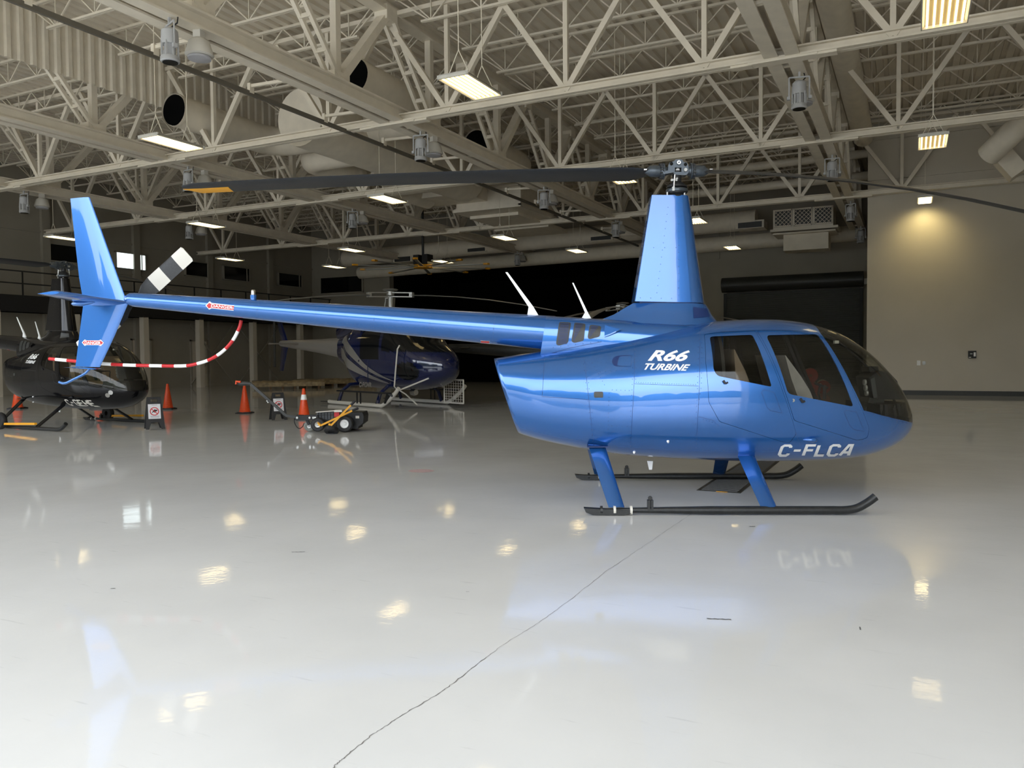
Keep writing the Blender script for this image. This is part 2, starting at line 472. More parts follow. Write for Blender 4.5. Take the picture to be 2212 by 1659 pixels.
# cross trusses, left to right
CY = [15.85, 22.4, 30.75]
CN = ['nearest the open front', 'midway down the hangar', 'farthest back, before the rear ducts']
mesh_cv = MB().bar((0, 0, .1), (0, 0, 2.5), .10, .10).mesh('vertical_web', M['cream'])
mesh_ca = MB().bar((0, 0, .1), (-1.65, 0, 2.5), .12, .12).mesh('diagonal_web', M['cream'])
mesh_cb = MB().bar((0, 0, .1), (1.65, 0, 2.5), .12, .12).mesh('diagonal_web', M['cream'])
for ci, cy in enumerate(CY):
    t = empty('cross_truss', 'slender cross truss, ' + CN[ci], 'truss', (0, cy, ZT - .03), group='cross trusses')
    b = MB()
    for s in (-1, 1): b.box2((XL + .2, s * .08 - .055, 0.02), (XR_ - .02, s * .08 + .055, .06)); b.box2((XL + .2, s * .03 - .01, .05), (XR_ - .02, s * .03 + .01, .2))
    b.box2((XL + .2, -.13, .17), (XR_ - .02, .13, .2))
    b.build('bottom_chord', M['cream'], t)
    b = MB(); b.box2((XL + .2, -.1, 2.5), (XR_ - .02, .1, 2.6)); b.build('top_chord', M['cream'], t)
    for gx in GX:
        b = MB(); b.box2((gx - .62, -.12, -.02), (gx + .62, .12, .02)); b.box2((gx - .95, -.10, -.025), (gx - .55, .10, .05)); b.box2((gx + .55, -.10, -.025), (gx + .95, .10, .05)); b.build('splice_plate', M['cream'], t)
    edges = [XL] + GX[::-1] + [XR_]
    for a, c in zip(edges[:-1], edges[1:]):
        n = max(2, round((c - a) / 3.5)); st = (c - a) / n
        for k in range(n):
            xx = a + st * (k + .5)
            inst('vertical_web', mesh_cv, t, (xx, 0, 0)); inst('diagonal_web', mesh_ca, t, (xx, 0, 0)); inst('diagonal_web', mesh_cb, t, (xx, 0, 0))

# open-web joists under the deck
bays = [(-34.2, -26.4, 'in the bay beside the left wall'), (-26.0, -19.05, 'in the bay above the blue tail fin'), (-18.65, -11.2, 'in the bay of the big ducts'),
        (-10.8, -2.4, 'in the bay over the blue helicopter'), (-2.0, 8.9, 'in the bay by the beige wall')]
for bi, (xa, xb, bn) in enumerate(bays):
    L = xb - xa
    ch = MB(); ch.box2((0, -.05, .62), (L, -.01, .68)); ch.box2((0, .01, .62), (L, .05, .68)); tc_ = ch.mesh('top_chord', M['cream'])
    ch = MB(); ch.box2((.7, -.045, 0), (L - .7, -.01, .05)); ch.box2((.7, .01, 0), (L - .7, .045, .05)); bc_ = ch.mesh('bottom_chord', M['cream'])
    wb = MB(); n = round((L - .6) / 1.25); st = (L - .6) / n
    wb.bar((.05, 0, .64), (.9, 0, .03), .03, .03); wb.bar((L - .05, 0, .64), (L - .9, 0, .03), .03, .03)
    for k in range(n):
        x0 = .3 + k * st; m_ = x0 + st / 2
        wb.bar((x0, 0, .64), (m_, 0, .03), .028, .028); wb.bar((m_, 0, .03), (x0 + st, 0, .64), .028, .028); wb.bar((m_, 0, .03), (m_, 0, .64), .022, .022)
    wb_ = wb.mesh('zigzag_web', M['cream'])
    k = 0; y = 10.1
    while y < YB - .3:
        if not (bi == 4 and y > 31):
            o = empty('roof_joist', 'roof joist %s, %s from the front' % (bn, ORD[k]), 'joist', (xa, y, ZD - .68), group='roof joists ' + bn)
            inst('top_chord', tc_, o, (0, 0, 0)); inst('bottom_chord', bc_, o, (0, 0, 0)); inst('zigzag_web', wb_, o, (0, 0, 0)); k += 1
        y += 1.86

# corrugated draft curtain above the second girder from the left
b = MB(); y = 4.0; pr = []
while y < YB - .5:
    pr += [(0, y), (.0, y + .14), (.06, y + .17), (.06, y + .27)]; y += .3
n = len(pr)
b.add([(-18.62 + a, yy, 8.42) for a, yy in pr] + [(-18.62 + a, yy, ZD) for a, yy in pr] + [(-18.63 + a, yy, 8.42) for a, yy in pr] + [(-18.63 + a, yy, ZD) for a, yy in pr],
      [(i, i + 1, i + 1 + n, i + n) for i in range(n - 1)] + [(i + 2 * n + 1, i + 2 * n, i + 3 * n, i + 3 * n + 1) for i in range(n - 1)])
tag(b.build('draft_curtain', M['cream'], fixn=False), 'corrugated cream metal draft curtain hanging from the roof at upper left', 'curtain')

# crane-like cable track hung below the second girder
tr = empty('festoon_track', 'thin dark steel cable track hanging on short arms beside the long girder', 'track', (0, 0, 0))
tx = -12.35; b = MB(); b.box2((tx - .03, 5, 6.93), (tx + .03, YB - 1, 7.02)); b.build('rail', M['track'], tr)
y = 7.9
while y < YB - 3:
    b = MB(); b.bar((tx, y, 7.13), (tx + 1.3, y, 7.08), .06, .06); b.box2((tx - .04, y - .06, 6.98), (tx + .04, y + .06, 7.18)); b.build('arm', M['alu'] if 0 else M['cream'], tr)
    y += 2.35

# ------------------------------------------------------------------ ducts
dsys = empty('supply_duct', 'fat cream trunk duct with round branches and dark open mouths between the girders', 'duct', (0, 0, 0))
def duct(name, label, pts, r, mouth=None):
    o = MB().tube(pts, r, 28).build(name, M['cream'], dsys, 50)
    if mouth:
        a, d = Vector(mouth[0]), Vector(mouth[1]).normalized()
        MB().tube([a + d * .03, a], [r * .96, r * .96], 28).build('mouth_shade', M['void'], o, 40)  # black disc paints the shaded inside of the duct end
        MB().tube([a + d * .05, a + d * -.05], [r * 1.04, r * 1.04], 28, cap=False).build('rim', M['cream'], o, 40)
    return o
def elbow(a, c, e, n=6, R=.9):
    """a->c->e with a rounded corner at c"""
    a, c, e = Vector(a), Vector(c), Vector(e); d1 = (a - c).normalized(); d2 = (e - c).normalized()
    p, q = c + d1 * R, c + d2 * R
    return [a] + [(p * (1 - t) ** 2 + c * 2 * t * (1 - t) + q * t * t) for t in [k / n for k in range(n + 1)]] + [e]
TX, TZ = -14.9, 8.0
duct('trunk_duct', 'fat cream trunk duct running towards the rear between two girders', [(TX, 17.0, TZ), (TX, 26.0, TZ)], .78)
duct('branch_duct', 'round branch duct with a dark open mouth below the corrugated curtain', elbow((-17.5, 15.1, 8.05), (-17.5, 18.9, 8.05), (TX, 18.9, 8.05)), .42, ((-17.5, 15.1, 8.05), (0, -1, 0)))
duct('branch_duct', 'round branch duct with a dark open mouth behind the crossing of the girder webs', elbow((-12.0, 15.6, 8.2), (-12.0, 19.3, 8.2), (TX, 19.3, 8.2)), .44, ((-12.0, 15.6, 8.2), (0, -1, 0)))
duct('branch_duct', 'round branch duct whose dark mouth shows right of the paired floodlights', elbow((-12.2, 22.0, 8.1), (-12.2, 25.6, 8.1), (TX, 25.6, 8.1)), .44, ((-12.2, 22.0, 8.1), (0, -1, 0)))
duct('branch_duct', 'short blind branch duct left of the trunk, nearest the front', elbow((-17.2, 22.5, 7.75), (-17.2, 19.9, 7.75), (TX, 19.9, 7.75), R=.6), .40)
duct('branch_duct', 'short blind branch duct left of the trunk, farther back', elbow((-17.2, 27.0, 7.75), (-17.2, 24.3, 7.75), (TX, 24.3, 7.75), R=.6), .40)
ah = empty('air_handler', 'large cream sheet-metal air handling box hung at the end of the trunk duct', 'air handler', (-14.7, 28.6, 0))
b = MB(); b.box2((-1.6, -.9, 7.3), (1.2, 2.4, 8.9)); b.build('cabinet', M['cream'], ah)
b = MB(); b.box2((-1.7, -1.0, 7.2), (1.3, 2.5, 7.32)); b.box2((-1.7, -1.0, 8.0), (1.3, -.92, 8.08)); b.box2((1.2, -1.0, 7.25), (1.3, -.9, 8.9)); b.build('frame', M['cream'], ah)
b = MB(); b.box2((-2.6, -2.6, 7.55), (-.2, -.9, 8.7)); b.build('plenum', M['cream'], ah)
b = MB(); b.box2((-1.7, 2.5, 6.95), (.9, 4.6, 7.1)); b.box2((-1.5, .0, 7.08), (.7, 4.4, 7.2)); b.build('drain_pan', M['cream'], ah)

# supply duct across the rear with box diffusers
dz_ = aty(1380, 495, 38).z
rd2 = empty('rear_duct', 'long round cream duct crossing the rear wall with box diffusers', 'duct', (0, 38, dz_))
MB().tube([(-30, 0, -.35), (-6.4, 0, 0)], .46, 24).build('duct_body', M['cream'], rd2, 50)
MB().tube([(-30, 1.35, -1.05), (-2.0, 1.35, -.75)], .36, 20).build('lower_duct', M['cream'], rd2, 50)
for px_, py_ in ((865, 563), (1025, 541), (1295, 516), (1618, 489)):
    p = aty(px_, py_, 37.4)
    b = MB(); q = Vector((p.x, -.6, p.z - dz_)); b.box((q.x, .1, q.z + .12), (1.25, 1.0, .35)); b.build('diffuser', M['cream'], rd2)
    b = MB(); b.box((q.x, -.41, q.z + .1), (1.05, .04, .26)); b.build('grille', M['darkgrey'], rd2)
hv = aty(1670, 492, 36); hv2 = aty(1800, 448, 36)
ah = empty('heater_unit', 'rooftop-style air unit with three lattice guarded filter panels beside the double beam', 'air handler', (hv.x, 36, hv.z))
W_ = hv2.x - hv.x
b = MB(); b.box2((0, 0, -.1), (W_, 1.4, .75)); b.build('cabinet', M['cream'], ah)
b = MB(); b.box2((-.1, -.15, -.2), (W_ + .2, 1.5, -.1)); b.box2((0, -.1, -.32), (W_ + .1, 1.4, -.26)); b.build('support_frame', M['cream'], ah)
for k in range(3):
    x0 = .04 + k * W_ / 3; x1 = x0 + W_ / 3 - .07
    b = MB(); b.box2((x0, -.02, .0), (x1, .02, .72)); o = b.build('filter_panel', M['darkgrey'], ah)
    b = MB()
    for s in range(-4, 8):
        for sg in (1, -1):
            xa = x0 + s * .17; pts = []
            za, zb = (.02, .70)
            xb_ = xa + sg * .68 if sg > 0 else xa - .68
            A = Vector((xa, -.04, za)); B = Vector((xb_, -.04, zb))
            # clip to the panel
            ts = [0, 1]
            dx = B.x - A.x
            t0 = (x0 - A.x) / dx; t1 = (x1 - A.x) / dx
            lo, hi = max(0, min(t0, t1)), min(1, max(t0, t1))
            if hi - lo > .05: b.bar(A.lerp(B, lo), A.lerp(B, hi), .018, .018)
    for a, c in (((x0, .0), (x1, .05)), ((x0, .68), (x1, .74)), ((x0, 0), (x0 + .04, .74)), ((x1 - .04, 0), (x1, .74))): b.box2((a[0], -.06, a[1]), (c[0], -.01, c[1]))
    b.build('lattice_guard', M['cream'], o)
b = MB(); b.box2((.4, .2, -1.0), (W_ - .2, 1.3, -.3)); b.build('lower_plenum', M['cream'], ah)
# pipes crossing right of the double beam
for k, (py_, r) in enumerate(((336, .16), (372, .17))):
    p = aty(1855, py_, 33); o = MB().tube([(-9, 33 + k, p.z), (-1.45, 33 + k, p.z + .05)], r, 14).build('pipe', M['cream'], smooth=50)
    tag(o, 'cream horizontal pipe reaching the edge of the beige wall, ' + ('upper' if k == 0 else 'lower') + ' of the two', 'pipe', 'pipes behind the double beam')
MB_p = MB().tube([(-1.55, 12, 9.0), (-1.55, 30.6, 9.0)], .33, 22)
tag(MB_p.build('round_duct', M['cream'], smooth=50), 'long cream round duct beside the double beam, just right of it under the deck', 'duct')
o = empty('corner_duct', 'angled cream duct with a square mouth at the right edge of the picture', 'duct')
a, c = aty(2135, 335, 26), aty(2330, 150, 24)
MB().tube([a, c], .32, 20).build('duct_body', M['cream'], o, 50)
a, c = aty(2165, 370, 27), aty(2200, 345, 27)
MB().bar(a, c, .7, .7).build('plenum', M['cream'], o)

# ------------------------------------------------------------------ hanging fluorescent high bays
def fix_meshes():
    h = MB(); h.prism([(-.29, 0), (-.24, .07), (.24, .07), (.29, 0), (.275, 0), (.235, .055), (-.235, .055), (-.275, 0)], -.61, .61, 'y')
    h.box2((-.29, -.61, 0), (.29, -.585, .065)); h.box2((-.29, .585, 0), (.29, .61, .065)); h.box2((-.06, -.3, .07), (.06, .3, .10))
    r = MB(); r.box2((-.27, -.585, .04), (.27, .585, .05))
    t = MB().tube([(0, -.56, 0), (0, .56, 0)], .014, 8)
    w = MB(); w.bar((-.2, -.4, .1), (0, -.4, .5), .012, .012); w.bar((.2, -.4, .1), (0, -.4, .5), .012, .012); w.bar((0, -.4, .5), (0, -.4, ZD - 6.0), .012, .012)
    w.bar((-.2, .4, .1), (0, .4, .5), .012, .012); w.bar((.2, .4, .1), (0, .4, .5), .012, .012); w.bar((0, .4, .5), (0, .4, ZD - 6.0), .012, .012)
    return h.mesh('housing', M['fixture']), r.mesh('reflector', M['reflector']), t.mesh('tube', M['tube'], 60), w.mesh('hanger_wires', M['cream'])
fm = fix_meshes()
LT = [((1017, 190), 'left of the rotor hub, just above the front cross truss'), ((372, 311), 'at upper left, nearest the corrugated curtain'), ((2015, 308), 'in front of the beige wall, seen from below'),
      ((2043, 22), 'cut by the top edge of the picture at right'), ((1582, 536), 'right of the blue mast tower, above the roller door'), ((838, 432), 'just below the long left rotor blade'),
      ((446, 487), 'above the tail rotor blade'), ((1090, 515), 'above the white antennas'), ((1246, 543), 'above the dark opening, left of the mast tower'),
      ((760, 541), 'small in the distance, between tail boom and girder'), ((138, 515), 'half hidden behind the blue tail fin'), ((497, 561), 'right of the striped tail rotor blade tip'),
      ((1340, 387), 'partly hidden by the rotor blade close to the hub'), ((1503, 478), 'peeking out beside the mast tower edge'), ((722, 577), 'smallest, above the navy helicopter rotor'),
      ((957, 566), 'seen behind the big ceiling fan')]
for i, ((px_, py_), lb) in enumerate(LT):
    p = atz(px_, py_, 6.0)
    o = empty('fluorescent_fixture', 'lit six-tube fluorescent hanging light ' + lb, 'hanging light', p, group='hanging fluorescent lights')
    inst('housing', fm[0], o, (0, 0, 0)); inst('reflector', fm[1], o, (0, 0, 0)); inst('hanger_wires', fm[3], o, (0, 0, 0))
    for k in range(6): inst('tube', fm[2], o, ((k - 2.5) * .086, 0, .018))
# wash light close to the beige wall
p = aty(1998, 432, 29.9)
o = empty('wall_light', 'small lit fixture washing the beige wall with a yellow glow', 'hanging light', p)
MB().box((0, 0, .03), (.45, 1.2, .08)).build('housing', M['fixture'], o)
MB().box((0, 0, -.02), (.38, 1.1, .02)).build('lamp', M['tube'], o)
w = MB(); w.bar((0, 0, .05), (0, 0, ZD - p.z), .015, .015); w.build('hanger_wires', M['cream'], o)
sd = bpy.data.lights.new('wash_lamp', 'SPOT'); sd.energy = 40; sd.color = (1, .82, .38); sd.spot_size = math.radians(120); sd.spot_blend = .9; sd.shadow_soft_size = .15
so = bpy.data.objects.new('wash_lamp', sd); COL.objects.link(so); so.location = (p.x, p.y + .3, p.z - .08); so.rotation_euler = (math.radians(38), 0, 0)

# floodlights in pairs: a caged lamp and a domed one
def cage():
    root = empty('cage_floodlight', 'x', 'floodlight')
    MB().lathe([(.01, -.52), (.14, -.52), (.155, -.50), (.15, -.44), (.13, -.42), (.01, -.42)], n=20).build('lens_ring', M['flood'], root, 40)
    MB().lathe([(.01, -.519), (.12, -.519), (.12, -.53), (.01, -.53)], n=20).build('lens', M['darkglass'], root)
    b = MB(); b.lathe([(.01, -.24), (.13, -.24), (.14, -.2), (.13, -.02), (.09, .02), (.01, .02)], n=20); b.build('lamp_head', M['flood'], root, 40)
    b = MB()
    for k in range(8):
        t = k * PI / 4; b.bar((math.cos(t) * .135, math.sin(t) * .135, -.45), (math.cos(t) * .13, math.sin(t) * .13, -.2), .025, .025)
    b.lathe([(.01, -.43), (.09, -.43), (.09, -.22), (.01, -.22)], n=14); b.build('cage', M['flood'], root)
    b = MB()
    for s in (-1, 1): b.bar((s * .19, 0, -.3), (s * .19, 0, .1), .03, .015); b.box((s * .2, 0, -.3), (.06, .06, .06))
    b.bar((-.19, 0, .1), (.19, 0, .1), .015, .03); b.bar((0, 0, .1), (0, 0, .2), .04, .04); b.build('yoke', M['flood'], root)
    MB().tube([(.05, 0, .02), (.12, .08, .1), (.1, .1, .2), (.02, .05, .25)], .012, 6).build('cable', M['black'], root)
    return root
def dome():
    root = empty('dome_floodlight', 'x', 'floodlight')
    MB().lathe([(.01, -.30), (.2, -.30), (.235, -.28), (.23, -.25), (.17, -.05), (.1, 0), (.01, 0)], n=20).build('dome', M['offwhite'], root, 40)
    MB().lathe([(.01, -.31), (.19, -.31), (.19, -.345), (.1, -.36), (.01, -.365)], n=20).build('lens', M['lens'], root, 60)
    MB().box((0, 0, .06), (.14, .14, .14)).build('ballast', M['offwhite'], root)
    return root
cg, dm = cage(), dome(); first = True
FL = [(330, 68, 'pair at upper left hanging from the long girder', 1), (887, 300, 'pair under the long girder above the left blade', 1), (1165, 415, 'pair below the rotor blade near the air handler', 1),
      (1322, 483, 'pair just left of the mast tower', 1), (425, 368, 'pair above the yellow blade tip', 2), (780, 458, 'pair on the second girder, below the left blade', 2),
      (1145, 550, 'pair at the top edge of the dark opening', 2), (80, 418, 'pair left of the blue tail fin top', 3), (372, 490, 'pair above the striped blade', 3),
      (1708, 175, 'pair under the double beam at upper right, largest there', 0), (1783, 348, 'pair under the double beam, second along', 0), (1824, 445, 'pair under the double beam, third along', 0), (1850, 508, 'pair at the far end of the double beam', 0)]
for i, (px_, py_, lb, gi) in enumerate(FL):
    gx = GX[gi]; p = atz(px_, py_, ZT - .15)
    p.x = gx + .19
    for kk, (src, nm) in enumerate(((cg, 'grey caged floodlight, '), (dm, 'white domed floodlight, '))):
        o = src if i == 0 else copy_tree(src)
        off = (0, 0) if kk == 0 else (0, .6)
        o.location = (p.x + off[0], min(p.y, 38.0) + off[1], ZT - .2 if kk == 0 else ZT - .13); o.rotation_euler = (0, 0, random.uniform(-.5, .5))
        o['label'] = nm + lb; o['group'] = 'floodlights under the girders'

# big ceiling fan
p = atz(914, 577, 5.75)
fan = empty('ceiling_fan', 'very large ten-blade ceiling fan with yellow hub and yellow blade tips', 'ceiling fan', p)
MB().lathe([(.01, -.05), (.45, -.05), (.45, .1), (.01, .1)], n=24).build('hub_disc', M['yellow'], fan, 40)
b = MB(); b.box((-.25, 0, .35), (.3, .5, .45)); b.box((.25, 0, .35), (.3, .5, .45)); b.build('motor', M['black'], fan)
MB().tube([(0, 0, .1), (0, 0, ZD - p.z)], .06, 10).build('drop_rod', M['darkgrey'], fan)
bl = MB().box((1.75, 0, 0), (2.7, .16, .025)).mesh('fan_blade', M['alu']); tp = MB().prism([(3.08, -.09), (3.3, -.09), (3.36, .02), (3.3, .14), (3.08, .09)], -.02, .05, 'z').mesh('blade_tip', M['yellow'])
for k in range(10):
    o = inst('fan_blade', bl, fan, (0, 0, 0)); o.rotation_euler = (0, 0, k * PI / 5 + .15)
    inst('blade_tip', tp, o, (0, 0, 0))

# wall devices on the beige wall
def dev(name, px_, py_, w, h, d, m, lb, cat):
    p = aty(px_, py_, 31.1); b = MB(); b.box((0, -d / 2, 0), (w, d, h)); o = b.build(name, m, None, loc=p); return tag(o, lb, cat), p
dev('switch_plate', 1984.5, 784, .11, .17, .03, M['white'], 'white switch plate on the beige wall, left of the grey one', 'switch')
dev('outlet_plate', 1996, 784, .10, .12, .03, M['alu'], 'small grey outlet plate on the beige wall beside the white switch', 'outlet')
p = aty(2100, 765.5, 31.1)
o = empty('card_terminal', 'black wall box with a white tag on the beige wall', 'wall box', p)
b = MB(); b.prism([(-.12, -.13), (.12, -.13), (.12, .12), (-.12, .12)], -.08, 0, 'y'); b.build('case', M['black'], o)
MB().box((.07, -.085, .0), (.06, .01, .14)).build('tag', M['white'], o); MB().box((-.07, -.085, -.1), (.07, .01, .03)).build('label_strip', M['white'], o); MB().box((-.03, -.085, .02), (.07, .01, .03)).build('display', M['alu'], o)

# ================================================================== THE BLUE HELICOPTER
HF = Frame(atz(1462, 1070, 0), YAW - math.radians(2.3))
HE = HF.eye


def spow(a, e): return math.copysign(abs(a) ** e, a)


ST = [((1068, 774), (1122, 935), .33), ((1120, 766), (1170, 949), .43), ((1180, 757), (1225, 960), .51), ((1250, 745), (1280, 970), .58),
      ((1330, 730), (1345, 979), .64), ((1420, 711), (1425, 985), .68), ((1500, 698), (1500, 989), .70), ((1560, 693), (1560, 991), .71),
      ((1630, 690), (1630, 992), .715), ((1690, 692), (1695, 992), .70), ((1750, 701), (1755, 991), .67), ((1805, 719), (1812, 988), .61),
      ((1852, 747), (1860, 982), .535), ((1892, 781), (1897, 972), .445), ((1924, 817), (1926, 959), .345), ((1946, 851), (1947, 944), .24),
      ((1959, 882), (1959, 928), .14), ((1963.5, 897), (1963.5, 916), .07), ((1965, 905), (1965, 909), .02)]
rows = []
for (a, c, w) in ST:
    A = HF.P(*a); B_ = HF.P(*c); rows.append((A.x, A.z, B_.x, B_.z, w))
rows = cspline(rows, 4)
NS = 56


def ring(xt, zt, xb, zb, w, nu=2.35, nl=2.7, off=0.0):
    out = []; zc = zb + (zt - zb) * .45; f = 1
    for k in range(NS):
        t = 2 * PI * k / NS; c, s = math.cos(t), math.sin(t); n = nu if s > 0 else nl
        y = w * spow(c, 2 / n); v = spow(s, 2 / n); z = zc + (v * (zt - zc) if v > 0 else v * (zc - zb))
        x = xb + (xt - xb) * (z - zb) / (zt - zb)
        out.append(Vector((x, y, z)))
    return out


def body_rings():
    R = []
    x_n = rows[-1][0]
    for r in rows:
        k = max(0, min(1, (x_n - r[0]) / 1.2)); R.append(ring(*r, nu=2.05 + .3 * k, nl=2.05 + .65 * k))
    return R


RG = body_rings()
outer_me = MB().loft(RG).mesh('o', M['blue'])


def offset_mesh(me, d, flip):
    bm = bmesh.new(); bm.from_mesh(me); bm.normal_update()
    for v, n in [(v, v.normal.copy()) for v in bm.verts]: v.co += n * d
    if flip: bmesh.ops.reverse_faces(bm, faces=bm.faces)
    m2 = bpy.data.meshes.new('t'); bm.to_mesh(m2); bm.free(); return m2


def shell(d0, d1, m_out, m_in):
    a = offset_mesh(outer_me, d0, False); c = offset_mesh(outer_me, d1, True)
    bm = bmesh.new(); bm.from_mesh(a); n = len(bm.faces); bm.from_mesh(c); bm.faces.ensure_lookup_table()
    for i, f in enumerate(bm.faces): f.material_index = 0 if i < n else 1
    me = bpy.data.meshes.new('shell'); bm.to_mesh(me); bm.free(); me.materials.append(m_out); me.materials.append(m_in); return me


def bvh_of(me):
    return BVHTree.FromPolygons([v.co.copy() for v in me.vertices], [tuple(p.vertices) for p in me.polygons])


BV = bvh_of(outer_me)
_vn = [v.normal.copy() for v in outer_me.vertices]


def smooth_n(p):
    q, n, i, d = BV.find_nearest(p)
    vs = outer_me.polygons[i].vertices
    if len(vs) > 4: return n
    w = interpolate.poly_3d_calc([outer_me.vertices[k].co for k in vs], q)
    r = Vector((0, 0, 0))
    for k, ww in zip(vs, w): r += _vn[k] * ww
    return r.normalized()


def boolop(me, cut, op):
    a = bpy.data.objects.new('a', me); c = bpy.data.objects.new('c', cut); COL.objects.link(a); COL.objects.link(c)
    m = a.modifiers.new('b', 'BOOLEAN'); m.operation = op; m.object = c; m.solver = 'EXACT'
    bpy.context.view_layer.update(); dg = bpy.context.evaluated_depsgraph_get()
    r = bpy.data.meshes.new_from_object(a.evaluated_get(dg)); bpy.data.objects.remove(a); bpy.data.objects.remove(c); return r


def renormal(me):
    ns = []
    me.polygons.foreach_set('use_smooth', [True] * len(me.polygons))
    for p in me.polygons:
        n0 = smooth_n(p.center); d = p.normal.dot(n0)
        for li in p.loop_indices:
            if abs(d) > .8:
                n = smooth_n(me.vertices[me.loops[li].vertex_index].co); ns.append(n if d > 0 else -n)
            else: ns.append(p.normal.copy())
    me.normals_split_custom_set([tuple(n) for n in ns])


def hit(px, py, bv=None, off=0.0, F=None):
    F = F or HF; d = F.ray(px, py).normalized(); p, n, i, t = (bv or BV).ray_cast(F.eye, d)
    if p is None: return None
    if n.dot(d) > 0: n = -n
    return p + n * off, n


def hp(px, py):
    h = hit(px, py); return (h[0].x, h[0].z)


def prism_me(poly, y0, y1):
    return MB().prism(poly, y0, y1, 'y').mesh('c', [])


def shrink(poly, k):
    cx = sum(p[0] for p in poly) / len(poly); cz = sum(p[1] for p in poly) / len(poly)
    out = []
    for x, z in poly:
        d = math.hypot(x - cx, z - cz); s = (d - k) / d; out.append((cx + (x - cx) * s, cz + (z - cz) * s))
    return out


def rnd(poly, r=.25, n=4):
    """round polygon corners in pixel space by a fraction of the edge"""
    out = []; m = len(poly)
    for i in range(m):
        a, p, c = Vector(poly[i - 1]), Vector(poly[i]), Vector(poly[(i + 1) % m])
        ra = min(r, (a - p).length * .45); rc = min(r, (c - p).length * .45)
        s = p + (a - p).normalized() * ra; e = p + (c - p).normalized() * rc
        for k in range(n + 1):
            t = k / n; out.append(tuple(s * (1 - t) ** 2 + p * 2 * t * (1 - t) + e * t * t))
    return out


W_rear = rnd([(1533, 727), (1626, 723), (1668, 836), (1550, 812), (1542, 800)], 7)
W_front = rnd([(1655, 724), (1768, 722), (1845, 879), (1703, 851)], 9)
D_rear = rnd([(1521, 722), (1560, 717), (1631, 714), (1636, 722), (1712, 907), (1720, 938), (1706, 957), (1690, 955), (1554, 911), (1531, 869), (1524, 781)], 4, 3)
D_front = rnd([(1635, 713.5), (1690, 713), (1764, 717), (1775, 727), (1862, 884), (1878, 926), (1874, 946), (1853, 952), (1716, 909)], 5, 3)
PW_r, PW_f, PD_r, PD_f = [[hp(*p) for p in q] for q in (W_rear, W_front, D_rear, D_front)]
tpt = HF.P(1745, 692); nose = HF.P(1966, 913)
mid = [(1771, 718), (1782, 733), (1809, 774), (1840, 832), (1866, 887)]
low = [(1880, 890), (1915, 900)]
WS = [(tpt.x, tpt.z + .5), (tpt.x, tpt.z)] + [hp(*p) for p in mid + low] + [(nose.x - .02, nose.z + .005), (nose.x + .4, nose.z - .03), (nose.x + .4, tpt.z + .5)]

sh = shell(0, -.018, M['blue'], M['lining'])
gl = shell(-.004, -.009, M['glassdk'], M['glassdk'])
blue_heli = empty('helicopter', 'metallic blue turbine helicopter with white lettering standing on the shiny floor', 'helicopter', HF.o, HF.a)
f = boolop(sh, prism_me(WS, -2, 2), 'DIFFERENCE')
f = boolop(f, prism_me(PD_r, -2, 2), 'DIFFERENCE')
f = boolop(f, prism_me(PD_f, -2, 2), 'DIFFERENCE')
renormal(f)


def addo(name, me, parent):
    o = bpy.data.objects.new(name, me); COL.objects.link(o); o.parent = parent; return o


addo('fuselage', f, blue_heli)
w = boolop(gl, prism_me([WS[0]] + WS[1:], -2, 2), 'INTERSECT'); renormal(w)
w.materials.clear(); w.materials.append(M['glass']); w.materials.append(M['glass']); addo('windshield', w, blue_heli)
for y0, y1 in ((-2, 0), (0, 2)):
    for nm, D_, W_p in (('rear_door', PD_r, PW_r), ('front_door', PD_f, PW_f)):
        m = boolop(sh, prism_me(shrink(D_, .0035), y0, y1), 'INTERSECT'); m = boolop(m, prism_me(W_p, -2, 2), 'DIFFERENCE'); renormal(m)
        d = addo(nm, m, blue_heli)
        g = boolop(gl, prism_me(shrink(W_p, -.006), y0, y1), 'INTERSECT'); renormal(g); g.materials.clear(); g.materials.append(M['glassdk']); g.materials.append(M['glassdk']); addo('door_window', g, d)


# --- things laid on the skin
def patch(name, poly, m, parent, bv=None, off=.003, sub=3, F=None):
    """a thin skin over a picture polygon"""
    cx = sum(p[0] for p in poly) / len(poly); cy = sum(p[1] for p in poly) / len(poly)
    if sub > 1:
        pl = []
        for a, c in zip(poly, poly[1:] + poly[:1]):
            k = max(1, int(math.dist(a, c) / 5)); pl += [(a[0] + (c[0] - a[0]) * i / k, a[1] + (c[1] - a[1]) * i / k) for i in range(k)]
        poly = pl
    b = MB(); n = len(poly); rings = []
    for s in range(sub, 0, -1):
        r = []
        for p in poly:
            h = hit(cx + (p[0] - cx) * s / sub, cy + (p[1] - cy) * s / sub, bv, off, F)
            if not h: return None
            r.append(h[0])
        rings.append(r)
    b.loft(rings, cap=False); b.f.append([len(b.v) - n + k for k in range(n)]); b.mi.append(0)
    o = b.build(name, m, parent, 60); return o


def seam(pts, b, wd=.0035, bv=None, off=.0012, F=None, step=10):
    P = []
    for a, c in zip(pts[:-1], pts[1:]):
        n = max(1, int(math.dist(a, c) / step))
        for k in range(n): P.append((a[0] + (c[0] - a[0]) * k / n, a[1] + (c[1] - a[1]) * k / n))
    P.append(pts[-1]); hs = [hit(*p, bv, off, F) for p in P]; hs = [h for h in hs if h]
    for (p, n), (q, n2) in zip(hs[:-1], hs[1:]):
        if (q - p).length > .3: continue
        sx = (q - p).cross(n).normalized() * wd / 2; b.add([p - sx, p + sx, q + sx, q - sx], [(0, 1, 2, 3)])


